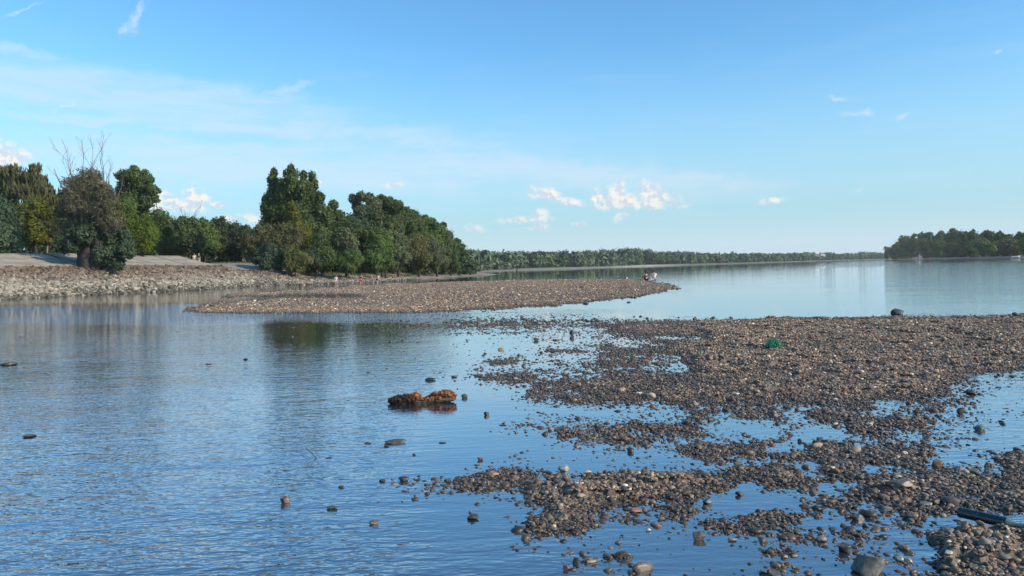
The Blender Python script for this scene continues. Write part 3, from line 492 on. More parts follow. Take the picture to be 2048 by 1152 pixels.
T('broadleaf_tree', 'mid green tree on the falling treeline above the olive willows', 858, 164, [(848, 440, 10), (862, 444, 10), (852, 460, 17), (874, 460, 13), (865, 480, 20)], 'green', 6000, .22)
T('broadleaf_tree', 'dark tree with a pointed top near the end of the falling treeline', 892, 172, [(886, 452, 8), (880, 466, 13), (896, 472, 12), (888, 490, 18), (906, 492, 12)], 'dark', 5000, .22)
T('broadleaf_tree', 'last low dark tree where the falling treeline meets the far wood', 926, 184, [(914, 484, 8), (918, 498, 12), (928, 510, 12), (934, 524, 11), (922, 524, 14), (938, 532, 8)], 'dark', 5000, .2)
T('willow_tree', 'grey green willow in the thicket below the slender gappy tree', 692, 118, [(688, 476, 18), (700, 490, 16), (682, 500, 16), (706, 506, 14)], 'grey', 4200, .17, droop=.35)
T('shrub', 'light green shrub leaning over the stones behind the waders', 698, 112, [(682, 522, 12), (698, 512, 13), (712, 520, 14), (700, 532, 14), (684, 536, 9)], 'green', 4200, .14, 'shrub', trunk_r=.08)
T('shrub', 'rounded bright shrub at the beach edge right behind the waders', 742, 115, [(738, 512, 12), (752, 518, 13), (736, 528, 13), (754, 532, 10)], 'green', 3600, .14, 'shrub', trunk_r=.08)
T('broadleaf_tree', 'mid green tree in the middle of the shore thicket', 764, 126, [(752, 472, 15), (770, 478, 17), (760, 494, 17), (778, 500, 14)], 'green', 5200, .18)
T('broadleaf_tree', 'dark leafy tree below the broad grey green tree', 722, 136, [(712, 462, 17), (735, 466, 17), (722, 486, 20), (744, 492, 16)], 'dark', 5200, .2)
T('willow_tree', 'grey willow over the reddish beach, left of three', 796, 132, [(790, 478, 17), (804, 486, 17), (792, 504, 18), (808, 514, 15), (794, 526, 14)], 'grey', 5500, .17, droop=.45)
T('willow_tree', 'olive willow over the reddish beach, middle of three', 838, 142, [(828, 482, 15), (844, 486, 15), (834, 504, 17), (850, 514, 15), (838, 528, 14)], 'olive', 5500, .17, droop=.45)
T('willow_tree', 'olive grey willow over the reddish beach, right of three', 874, 152, [(866, 490, 13), (880, 500, 13), (870, 515, 15), (886, 522, 12), (872, 532, 11)], 'grey', 5000, .17, droop=.45)
T('shrub', 'dark shrub row end beside the last low tree', 902, 162, [(896, 506, 11), (908, 512, 10), (898, 526, 12), (912, 530, 9)], 'dark', 3600, .17, 'shrub')
T('shrub', 'low green bush filling the gap right of the rounded bright shrub', 772, 122, [(768, 516, 12), (780, 528, 11), (766, 532, 10)], 'dark', 2600, .15, 'shrub')
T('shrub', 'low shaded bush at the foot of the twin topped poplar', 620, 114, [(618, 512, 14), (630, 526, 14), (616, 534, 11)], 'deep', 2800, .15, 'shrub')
# big half dead willow on the bank
def bare(o, base, dirs, mat, depth=3):
    geos = []
    def grow(p, dv, L, r, lv):
        n = 5; P = [p]; q = np.array(p, float); dd = np.array(dv, float)
        for i in range(n):
            dd = dd+np.array([random.uniform(-.16, .16), random.uniform(-.16, .16), random.uniform(-.02, .10)]); dd /= np.linalg.norm(dd); q = q+dd*L/n; P.append(q.copy())
            if lv > 0 and i >= 1 and random.random() < .8:
                s_ = dd+np.array([random.uniform(-.8, .8), random.uniform(-.8, .8), random.uniform(-.1, .5)]); s_ /= np.linalg.norm(s_); grow(q.copy(), s_, L*random.uniform(.35, .6), r*(1-i/n)*.5+.008, lv-1)
        geos.append(tube_geo(P, np.linspace(r, max(.012, r*.25), n+1), 5))
    for (p, dv, L, r) in dirs: grow(np.array(p, float), np.array(dv, float)/np.linalg.norm(dv), L, r, depth)
    geos = [(g[0], g[1], g[2]) for g in geos]; V, Fc = join(geos); return mk('bare_branches', V, Fc, mat, o)
wz = None; d = 80.0; bx = at(178, d, 2.5); z0 = hh(bx, d)-.1; will = empty('willow_tree', (bx, d, z0)); m_px = d/F
def rel(px, py, dd=0.0):
    z_, x_ = zrow(px, py, d+dd); return np.array([x_-bx, dd, z_-z0])
g_ = [limb(rel(170, 545), rel(164, 478, .6), .85, .55, .03, 7, 9), limb(rel(188, 545), rel(198, 480, -.5), .75, .45, .03, 7, 9), limb(rel(179, 548), rel(180, 470), 1.0, .6, .03, 7, 9)]
for (a, b_, r0) in [((165, 480), (150, 420), .42), ((180, 472), (178, 400), .45), ((196, 482), (205, 410), .38), ((198, 480), (232, 462), .28), ((160, 485), (118, 466), .25)]: g_.append(limb(rel(*a), rel(*b_, random.uniform(-1, 1)), r0*.7, r0*.3, .06, 6, 7))
V, Fc = join(g_); mk('trunk', V, Fc, BARK, will)
br_ = []
for (a, b_, r0) in [((152, 425), (130, 318), .17), ((178, 405), (158, 312), .17), ((180, 400), (178, 322), .14), ((204, 412), (212, 318), .16), ((150, 430), (112, 345), .15), ((206, 415), (228, 350), .13), ((165, 440), (140, 345), .12), ((190, 430), (196, 340), .13), ((120, 468), (98, 428), .12), ((160, 458), (112, 448), .13), ((165, 470), (110, 480), .12), ((125, 470), (100, 462), .09), ((205, 440), (240, 390), .12)]:
    r0 *= .55; A, B = rel(*a, random.uniform(-.8, .8)), rel(*b_, random.uniform(-2, 2)); L = np.linalg.norm(B-A); br_.append((A, B-A, L, r0))
bare(will, None, br_, DEAD, 2)
C, Rr = [], []
for (qx, qy, qr) in [(150, 486, 20), (132, 494, 14), (172, 470, 20), (196, 478, 22), (222, 478, 24), (245, 488, 20), (255, 502, 14), (232, 508, 24), (212, 512, 20), (236, 526, 14), (196, 500, 18), (150, 462, 16), (250, 468, 12), (120, 478, 10)]:
    for c_, r_ in subclumps(rel(qx, qy, random.uniform(-1.2, 1.0)), qr*m_px, 8, .5): C.append(c_); Rr.append((r_, r_, r_))
V, Q = leaves_geo(C, Rr, 17000, .13, 1.2, .2, .55); mk('crown', V, Q, LM['blue'], will)
C, Rr = [], []
for (qx, qy, qr) in [(150, 398, 30), (185, 376, 30), (212, 405, 26), (165, 432, 34), (200, 440, 28), (135, 425, 22), (120, 455, 18), (225, 450, 20), (180, 350, 20), (140, 365, 18)]:
    for c_, r_ in subclumps(rel(qx, qy, random.uniform(-1.5, 1.5)), qr*m_px, 5, .6): C.append(c_); Rr.append((r_, r_, r_))
V, Q = leaves_geo(C, Rr, 4200, .065, 5.5, .0, .15); mk('twigs', V, Q, plain('twig_bark', (.095, .085, .06), .9), will)
V, Q = leaves_geo(C, Rr, 2300, .10, 1.3, .0, .15); mk('twig_leaves', V, Q, LM['olive'], will)
tag(will, 'big half dead willow with pale bare branches on the embankment', 'tree')
V, Q = leaves_geo([rel(170, 420)], [(3.2, 2, 3.0)], 10, .1); 
bt = empty('bare_tree', (at(380, 143, 5), 143, 4.7)); bare(bt, None, [((0, 0, 0), (0, 0, 1), 6, .12), ((0, 0, 5), (.15, 0, 1), 4.5, .08), ((0, 0, 5), (-.2, 0, 1), 4, .07), ((0, 0, 5), (.45, 0, 1), 3, .06)], DEAD, 2); tag(bt, 'small bare grey treetop sticking out of the dark trees', 'tree')
# trees of the island at the right
ords = 'first second third fourth fifth sixth seventh eighth ninth tenth eleventh twelfth thirteenth fourteenth fifteenth sixteenth seventeenth eighteenth nineteenth twentieth'.split()
tops = ([1785, 1800, 1830, 1870, 1913, 1960, 1987, 2005, 2048, 2200], [486, 475, 467, 462, 458, 461, 459, 467, 464, 452])
def isled(px): return float(np.interp(px, [1775, 1783, 1850, 1950, 2048, 2200], [800, 730, 585, 450, 375, 318]))
def auto(name, label, px, d, top, wpx, mat, n, leaf, cat='tree', group=None, base=None):
    bx = at(px, d, 3); z0 = hh(bx, d); pb = 576; _, pb = proj(np.array(bx), np.array(d), np.array(z0)); pb = float(pb); h = pb-top; bl = []
    for k in range(9):
        t_ = random.uniform(.12, .86) if k > 2 else (.84, .7, .5)[k]; w_ = wpx*(.5*math.sin(math.pi*min(1, .25+.62*(1-t_)+.1))); r = wpx*random.uniform(.26, .36)
        bl.append((px+random.uniform(-1, 1)*w_*.6, pb-h*t_+r*.25 if k else top+r, r))
    T(name, label, px, d, bl, mat, n, leaf, cat, group=group, sub=5)
for k, px in enumerate(np.arange(1794, 2110, 17)):
    auto('tall_tree', 'tall dark tree in the back row on the island, %s from its left end' % ords[k], float(px), isled(px)+28, float(np.interp(px, *tops))+random.uniform(-1.5, 2.5), 26, 'dark', 1500, .75, group='back row of island trees')
cy = ['olive', 'green', 'brown', 'olive', 'green', 'olive', 'brown', 'green']; nm = dict(olive='olive', green='mid green', brown='brownish')
for k, px in enumerate(np.arange(1792, 2110, 22)):
    c_ = cy[k % 8]; auto('bushy_tree', '%s bushy tree in the front row on the island, %s from its left end' % (nm[c_], ords[k]), float(px), isled(px), 478+random.uniform(-4, 6)+(6 if k == 0 else 0), 30, c_, 1500, .6, group='front row of island trees')
auto('shrub', 'pale brown bush at the left tip of the island', 1774, 800, 494, 16, 'brown', 700, .7, 'shrub')
# far wood
fv, fq, fc = [], [], []; off = 0
fb = [np.array(p) for p in SHORE[15:]]; fm, t, b = material('far_foliage'); a_ = t.new('ShaderNodeAttribute', attribute_name='col').outputs['Color']; rnd = t.new('ShaderNodeNewGeometry').outputs['Random Per Island']; f = t.math('MULTIPLY_ADD', rnd, .8, .6)
t.put(b.inputs['Base Color'], t.mix(1.0, a_, t.xyz(f, f, f), 'MULTIPLY')); b.inputs['Roughness'].default_value = .8; b.inputs['Specular IOR Level'].default_value = .1
ftop = ([930, 960, 1000, 1057, 1110, 1165, 1210, 1250, 1295, 1303, 1350, 1400, 1450, 1500, 1560, 1600, 1650, 1700, 1740, 1765, 1900, 2200], [496, 499, 503, 501, 501, 500, 498, 494, 496, 501, 501, 505, 507, 507, 507, 505, 505, 507, 503, 506, 500, 490])
fcol = 2.0*np.array([(.045, .072, .034), (.055, .085, .036), (.075, .10, .04), (.032, .055, .034), (.085, .105, .05), (.05, .075, .05)])  # raised overall: sunlit paleness and haze put into the leaf colour
for row, (inset, extra) in enumerate([(22, 0), (48, 1), (80, 2), (130, 3)]):
    for i in range(len(fb)-1):
        a, b_ = fb[i], fb[i+1]; L = np.linalg.norm(b_-a); n_ = int(L/(8.5+row*2)); tn = (b_-a)/L; nn = np.array([-tn[1], tn[0]])
        for k in range(n_):
            p = a+(b_-a)*(k+random.random())/n_+nn*(inset+random.uniform(-6, 8)); px, py = proj(np.array(p[0]), np.array(p[1]), np.array(2.0)); px = float(px)
            if px < 880 or px > 2150 or (px > 1800 and row): continue
            z0 = hh(p[0], p[1]); zt, _ = zrow(px, float(np.interp(px, *ftop))+random.uniform(-1.5, 3.5)+(6 if row == 0 and random.random() < .5 else 0), p[1]); 
            if 1622 < px < 1656 and row == 0: zt = min(zt, zrow(px, 512.2, p[1])[0])
            h = max(2.5, zt-z0); w_ = random.uniform(4.5, 8)
            C = []; Rr = []
            for q in range(6):
                t_ = random.uniform(.15, .8) if q else .78; r_ = w_*random.uniform(.35, .55); C.append((p[0]+random.uniform(-1, 1)*w_*.5, p[1]+random.uniform(-1, 1)*w_*.5, z0+h*t_)); Rr.append((r_, r_, min(r_, h*.22)*1.1))
            V, Q = leaves_geo(C, Rr, 190 if p[1] < 1000 else 110, 1.0 if p[1] < 900 else 1.5, shell=.6); V[:, 2] = np.maximum(V[:, 2], z0)
            fv.append(V); fq.append(Q+off); off += len(V); c_ = fcol[random.randrange(6)]*random.uniform(.8, 1.25)*(1.25 if 1240 < px < 1302 and row == 0 else 1); fc.append(np.repeat(np.append(c_, 1)[None], len(V), 0))
shp = [proj(np.array(p[0]), np.array(p[1]), np.array(0.0)) for p in fb]; sx = [float(q[0]) for q in shp]; sy = [float(p[1]) for p in fb]
for px in np.arange(900, 1800, 3.0):
    d = float(np.interp(px, sx, sy))+45+random.uniform(-8, 20); x = float(at(px, d, 3)); z0 = hh(x, d); zt, _ = zrow(px, float(np.interp(px, *ftop))+4, d); C = []; Rr = []
    if 1615 < px < 1660: zt = min(zt, zrow(px, 513, d)[0])
    for zz in np.arange(z0+.5, max(z0+1, zt-1.5), 2.4): C.append((x, d+random.uniform(-3, 3), zz)); Rr.append((3.2, 3.2, 2.2))
    V, Q = leaves_geo(C, Rr, 60, 2.0, shell=.3); V[:, 2] = np.maximum(V[:, 2], z0); fv.append(V); fq.append(Q+off); off += len(V); fc.append(np.repeat(np.array([[.085, .12, .07, 1]]), len(V), 0))
tag(mk('far_forest', np.concatenate(fv), np.concatenate(fq), fm, col=np.concatenate(fc)), 'long hazy wood along the far river bank', 'forest', kind='stuff'); print('far', off//4)
C, Rr = [], []
tl = ([-120, 0, 100, 110, 250, 320, 500, 520, 560, 640, 700, 760, 830, 880, 920, 945], [430, 440, 440, 400, 420, 452, 468, 470, 450, 450, 440, 430, 455, 485, 510, 535])
for px in np.arange(-120, 945, 7.0):
    d = float(np.interp(px, [-120, 500, 520, 700, 850, 945], [150, 168, 136, 142, 168, 192])); x = float(at(px, d, 3)); z0 = hh(x, d); zt, _ = zrow(px, float(np.interp(px, *tl)), d)
    for zz in np.arange(z0+.5, zt, 1.5): C.append((x+random.uniform(-.5, .5), d+random.uniform(-2, 2), zz)); r_ = random.uniform(1.1, 1.9); Rr.append((r_, r_, r_))
    d2 = d-random.uniform(4, 16)
    if px > 505: x2 = float(at(px, d2, 2)); z2 = hh(x2, d2); C += [(x2, d2, z2+.7), (x2+.4, d2+.5, z2+2.0), (x2-.3, d2+1, z2+3.2)]; Rr += [(1.1, 1.1, 1.0), (1.2, 1.2, 1.1), (1.2, 1.2, 1.1)]
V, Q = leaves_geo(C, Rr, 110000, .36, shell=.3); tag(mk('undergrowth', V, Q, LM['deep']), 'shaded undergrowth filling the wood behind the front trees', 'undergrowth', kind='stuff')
Vv = []; Cc = []; 
for (lo, hi, n_, c_, h_, pr) in ((6.4, 7.9, 5200, (.17, .12, .05), .10, (2.2, 8.0)), (13.2, 17, 5200, (.10, .115, .04), .12, (2.2, 8.2)), (3.5, 8.5, 2600, (.075, .13, .03), .16, (9.2, 12.4)), (8, 16, 3200, (.09, .10, .04), .18, (10, 13))):
    X = RNG.uniform(-75, -5, n_*14); Y = RNG.uniform(45, 200, n_*14); Z, L, S_, P_, I_ = HH(X, Y, True); k_ = (S_ > lo) & (S_ < hi) & (P_ > pr[0]) & (P_ < pr[1]) & (fbm(X, Y, .5, 3, 3) > -.1); X, Y, Z = X[k_][:n_], Y[k_][:n_], Z[k_][:n_]; n2 = len(X)
    for q in range(3):
        th = RNG.random(n2)*6.28; w_ = .035; h2 = h_*RNG.uniform(.5, 1.8, n2); ox, oy = RNG.normal(0, .06, n2), RNG.normal(0, .06, n2); P0 = np.stack([X+ox, Y+oy, Z+.02], -1); dx = np.stack([np.cos(th)*w_, np.sin(th)*w_, 0*th], -1); up = np.stack([RNG.normal(0, .04, n2), RNG.normal(0, .04, n2), h2], -1)
        Vv.append(np.stack([P0-dx, P0+dx, P0+dx*.3+up, P0-dx*.3+up], 1).reshape(-1, 3)); Cc.append(np.repeat(np.concatenate([np.array(c_)*RNG.uniform(.6, 1.5, (n2, 1)), np.full((n2, 1), .9)], 1), 4, 0))
Vv = np.concatenate(Vv); tag(mk('weeds', Vv, np.arange(len(Vv)).reshape(-1, 4), pm, col=np.concatenate(Cc)), 'dry and green weeds and grass tufts on the left bank', 'weeds', kind='stuff')
# ------------------------------------------------------------------ single stones
def stone(name, label, px, py, w, h, c, ang=.5, rz=0.0, dep=.7, wet=True, cat='stone', tilt=0.0, seed=None, flat_top=0.0, parts=None):
    p = G(px, py); d_ = p[1]; k = d_/F; W = w*k/2; Hh = max(.38*h*k, h*k-1.4*W*dep*1.5/d_); rs = np.random.default_rng(int(px*7+py) if seed is None else seed); V, Fk = ICO[4]; V = V.copy()
    for _ in range(4):
        dd = rs.normal(size=3); dd /= np.linalg.norm(dd); V = V*(1+.12*(V@dd)**2-.12*rs.random()*(V@dd)**3)[:, None]
    for _ in range(int(5+12*ang)):
        dd = rs.normal(size=3); dd /= np.linalg.norm(dd); c_ = rs.uniform(.5, .85) if ang > .3 else rs.uniform(.75, .95); e = np.maximum(V@dd-c_, 0); V = V-e[:, None]*dd*.95
    V = V+.012*np.sin(V[:, [1, 2, 0]]*9+rs.random(3)*6)
    if flat_top: V[:, 2] = np.minimum(V[:, 2], 1-flat_top)
    V = V/np.abs(V).max(0); zb = -.3*Hh; V = V*np.array([W, W*dep, (Hh-zb)/2]); V[:, 2] += (Hh+zb)/2
    if tilt: ct, st = math.cos(R(tilt)), math.sin(R(tilt)); V = np.stack([V[:, 0]*ct-V[:, 2]*st, V[:, 1], V[:, 0]*st+V[:, 2]*ct], -1)
    if rz: ct, st = math.cos(R(rz)), math.sin(R(rz)); V = np.stack([V[:, 0]*ct-V[:, 1]*st, V[:, 0]*st+V[:, 1]*ct, V[:, 2]], -1)
    y = d_+W*dep*.8; base = max(0, hh(at(px, y, 0), y)) if hh(at(px, y, 0), y) > .01 else 0
    o = mk(name, V, Fk, stone_mat(c, wet), loc=(at(px, y, base), y, base)); tag(o, label, cat); return o
DK = (.045, .045, .045); GY = (.12, .115, .10); BR = (.13, .085, .055); RD = (.20, .10, .075); TN = (.28, .20, .13); CR = (.42, .37, .28); OR = (.34, .16, .09); PG = (.30, .31, .28)
SL = [('boulder', 'dark rounded boulder standing on the far edge of the right gravel spit', 1795, 632, 27, 16, (.05, .045, .042), .7), ('flat_stone', 'flat dark stone on the far edge of the right gravel spit', 1641, 641, 34, 6, DK, .3),
 ('stone', 'upright dark stone standing in the shallows beyond the driftwood', 1143, 672, 11, 14, (.05, .035, .04), .8), ('stone', 'dark boulder left of the upright stone in the shallows', 1073, 682, 13, 8, (.05, .04, .035), .6), ('flat_stone', 'thin flat stone lying below the upright stone', 1112, 681, 16, 4, GY, .3),
 ('flat_stone', 'pale brown flat stone alone in the bright shallows', 1002, 700, 13, 5, TN, .3), ('flat_stone', 'dark flat stone at the left picture edge', 19, 731, 36, 9, (.06, .055, .045), .5), ('flat_stone', 'dark oval stone alone in the left water', 58, 875, 29, 9, (.055, .045, .045), .3),
 ('stone', 'wedge shaped black stone behind the driftwood', 861, 761, 22, 9, (.03, .04, .03), .9), ('flat_stone', 'narrow black stone right of the wedge shaped one', 908, 755, 13, 4.5, DK, .2), ('cobble', 'grey rounded cobble beside the right tip of the driftwood', 929, 796, 13, 9, (.08, .085, .075), .2),
 ('cobble', 'dark cobble in open water right below the driftwood', 974, 831, 13, 9, DK, .5), ('flat_stone', 'long dark mossy slab in the middle of the calm water', 788, 888, 50, 12, (.055, .055, .045), .4), ('cobble', 'small dark cobble under the long mossy slab', 773, 894, 12, 5, DK, .3),
 ('flat_stone', 'narrow dark stone in calm water right of the long slab', 884, 887, 16, 4, DK, .3), ('flat_stone', 'narrow dark stone in calm water left of the long slab', 735, 888, 14, 4, DK, .3),
 ('cobble', 'reddish grey round cobble alone in the lower left water', 571, 1007, 21, 17, (.16, .10, .085), .2), ('cobble', 'jagged dark cobble right of the round reddish one', 662, 1019, 27, 10, (.05, .055, .035), .7), ('cobble', 'brown oval cobble below the jagged dark one', 748, 1049, 20, 11, (.10, .075, .065), .2),
 ('cobble', 'dark rounded cobble in water left of the gravel tongue', 947, 1040, 26, 15, (.05, .055, .05), .3), ('cobble', 'small brown cobble just above the dark rounded one', 941, 1026, 8, 5, BR, .2), ('cobble', 'dark oval cobble at the tip of the gravel tail', 808, 963, 25, 12, (.06, .045, .04), .2), ('cobble', 'black low cobble left of the oval one at the gravel tail', 765, 964, 14, 7, DK, .2),
 ('cobble', 'small dark cobble in water below the tip of the gravel tail', 683, 976, 13, 6, DK, .3), ('cobble', 'reddish cobble alone in the calm water above the gravel tail', 960, 921, 13, 8, (.15, .08, .065), .4), ('cobble', 'small dark cobble left of the lone reddish one', 828, 911, 9, 5, DK, .2),
 ('cobble', 'orange cobble on the upper edge of the gravel tail', 985, 953, 28, 12, OR, .3), ('cobble', 'pale grey white speckled cobble in water above the gravel bar', 1129, 943, 27, 15, PG, .3), ('cobble', 'cream flat cobble right of the white speckled one', 1174, 946, 18, 7, CR, .4),
 ('cobble', 'yellowish cobble on the upper edge of the gravel bar', 1258, 951, 20, 11, (.34, .28, .18), .4), ('boulder', 'grey brown rounded stone on the neck of the gravel tail', 1060, 972, 24, 16, (.11, .09, .08), .4), ('cobble', 'orange brown oblong cobble on the lower edge of the gravel bar', 1271, 1026, 28, 12, (.28, .14, .09), .2),
 ('cobble', 'small cream white cobble in water under the gravel bar', 1296, 1063, 11, 8, (.6, .5, .4), .1), ('cobble', 'tan cobble right of the cream white one', 1315, 1055, 19, 9, OR, .2), ('stone', 'angular grey brown pyramid stone in the lower water', 1397, 1082, 29, 24, (.10, .085, .07), 1.0), ('cobble', 'pinkish flat cobble right below the pyramid stone', 1464, 1083, 19, 9, (.26, .19, .15), .3),
 ('cobble', 'brown oval cobble in lower water left of the pyramid stone', 1236, 1088, 15, 7, (.10, .08, .06), .2), ('cobble', 'round brown cobble at the bottom edge of the water', 1131, 1141, 16, 14, (.12, .085, .065), .3), ('stone', 'black angular cobble above the round brown bottom one', 1150, 1127, 17, 13, (.03, .03, .028), .8), ('cobble', 'tan rounded cobble right of the black angular one', 1180, 1127, 26, 11, TN, .3),
 ('cobble', 'dark grey cobble in a row of small bottom stones', 1214, 1116, 20, 9, (.07, .065, .06), .4), ('stone', 'dark speckled boulder at the very bottom edge', 1552, 1158, 32, 24, (.055, .055, .05), .5), ('cobble', 'small brown cobble left of the bottom edge boulder', 1526, 1150, 14, 11, (.12, .08, .06), .4), ('boulder', 'big grey trapezoid boulder at the bottom of the picture', 1739, 1152, 84, 56, (.11, .10, .08), .8),
 ('stone', 'black angular stone left above the big trapezoid boulder', 1692, 1107, 30, 26, (.05, .042, .035), 1.0), ('stone', 'grey purple rounded stone in the lower right shallows', 1640, 1084, 26, 16, (.17, .13, .11), .6), ('flat_stone', 'greenish flat slab in the lower right shallows', 1706, 1073, 38, 11, (.11, .13, .07), .4), ('cobble', 'dark green grey cobble near the small brown pair', 1580, 1106, 17, 12, (.07, .08, .065), .3),
 ('cobble', 'reddish brown cobble next to the dark green grey one', 1568, 1117, 16, 10, (.16, .10, .085), .3), ('cobble', 'white cream cobble right of the trapezoid boulder', 1799, 1123, 16, 13, (.5, .42, .33), .3), ('cobble', 'pale pink cobble behind the white cream one by the boulder', 1818, 1127, 14, 12, (.44, .36, .3), .3), ('cobble', 'cream oval cobble on the gravel right of the boulder', 1897, 1119, 19, 14, (.55, .48, .34), .1),
 ('stone', 'grey brown wedge stone in the shallows below the long slab', 1714, 1042, 27, 18, (.12, .11, .09), 1.0), ('stone', 'brown mottled stone left of the grey brown wedge', 1696, 1036, 20, 10, (.10, .07, .055), .6), ('flat_stone', 'blue grey slab tilted in the water left of the pale slab', 1772, 1023, 24, 13, (.18, .18, .165), .8), ('boulder', 'long brown boulder lying on the right gravel', 1802, 991, 56, 22, (.13, .095, .07), .4),
 ('boulder', 'reddish rounded stone in front of the long brown boulder', 1812, 1007, 27, 16, (.20, .125, .095), .3), ('flat_stone', 'pale grey slab right below the long brown boulder', 1855, 1014, 42, 13, (.22, .19, .15), .6), ('boulder', 'brown angular boulder in the water near the right edge', 1876, 935, 32, 19, (.17, .10, .06), .8), ('flat_stone', 'dark rusty brown slab left of the brown angular boulder', 1829, 940, 28, 11, (.08, .055, .04), .5),
 ('boulder', 'grey rounded boulder of a pair at the right gravel edge', 1945, 951, 26, 20, (.13, .13, .11), .6), ('stone', 'paler stone leaning on the grey boulder of the pair', 1922, 950, 26, 15, (.24, .21, .18), .7), ('stone', 'dark stone standing right of the boulder pair', 1972, 939, 14, 15, (.06, .055, .05), .8), ('stone', 'dark flat topped block in the right water', 1941, 790, 23, 14, (.05, .042, .04), .9),
 ('stone', 'black brown jagged stone below the flat topped block', 1922, 828, 20, 15, (.045, .036, .034), .9), ('boulder', 'round grey green boulder in the right water', 1960, 862, 25, 15, (.10, .11, .095), .2), ('stone', 'brown stone in the gravel left of the right water', 1795, 833, 20, 10, (.07, .055, .045), .6), ('stone', 'dark ridge stone half buried in the middle of the right spit', 1436, 772, 22, 10, (.05, .045, .04), .9),
 ('cobble', 'pale brown cobble among the gravel of the pool edge', 1739, 851, 15, 8, CR, .3), ('stone', 'orange stone among the dark gravel left of the spit', 1293, 724, 9, 7, OR, .4), ('cobble', 'dark round cobble in the pool of the lower gravel', 1600, 884, 10, 8, DK, .3), ('stone', 'pink grey flat stone in the gravel above the lower pool', 1565, 956, 18, 11, (.17, .13, .11), .5),
 ('stone', 'brown upright cobble in the gravel left of the lower right pool', 1572, 968, 15, 16, (.15, .12, .10), .6), ('cobble', 'dark rounded cobble at the water under the gravel bar right end', 1415, 1008, 20, 13, (.06, .06, .065), .3), ('stone', 'dark block at the right tip of the gravel bar', 1479, 992, 18, 12, (.06, .055, .045), .9), ('cobble', 'grey green flat cobble at the upper right gravel edge', 1795, 978, 20, 9, (.09, .10, .08), .3),
 ('cobble', 'dark olive cobble right of the pale slab', 1862, 984, 17, 9, (.08, .08, .07), .2), ('stone', 'dark stone at the tip of the right water gravel', 1870, 1092, 22, 12, (.06, .06, .06), .6), ('flat_stone', 'long dark stone on the far side of the middle spit', 1163, 577, 12, 4, DK, .4), ('stone', 'dark rock on the back edge of the middle spit nearest the sitters', 1252, 558, 9, 4, DK, .6),
 ('stone', 'dark rock on the back edge of the middle spit, second from the sitters', 1239, 558, 8, 3.5, DK, .6), ('stone', 'small mound of dark rock in the middle of the back edge of the middle spit', 1199, 558, 7, 4.5, (.07, .075, .06), .6), ('flat_stone', 'dark flat rock in water at the front edge of the middle spit', 1172, 608, 15, 4, DK, .5), ('flat_stone', 'dark flat rock in water right of the middle spit', 1257, 605, 9, 2.5, DK, .4),
 ('stone', 'small dark rock alone in the channel between both spits', 1461, 637, 10, 4, DK, .6), ('flat_stone', 'low flat black rock at the right end of the far spit edge', 1990, 632, 34, 4, DK, .5), ('stone', 'small dark rock near the right picture edge on the spit', 2030, 637, 14, 7, (.06, .055, .05), .5), ('flat_stone', 'small brown flat stone in the left water near the reflection', 418, 729, 14, 3, (.16, .12, .1), .3),
 ('stone', 'small dark stone between the left water ripples and poplar reflection', 490, 720, 12, 4, DK, .5), ('cobble', 'white cobble on the right spit beyond the water pools', 1748, 689, 7, 5, (.6, .55, .5), .2), ('cobble', 'pale grey cobble in the middle of the right spit', 1580, 754, 14, 7, (.34, .31, .27), .4)]
for (nm_, lb, px, py, w, h, c, an) in SL: stone(nm_, lb, px, py, w, h, c, an)
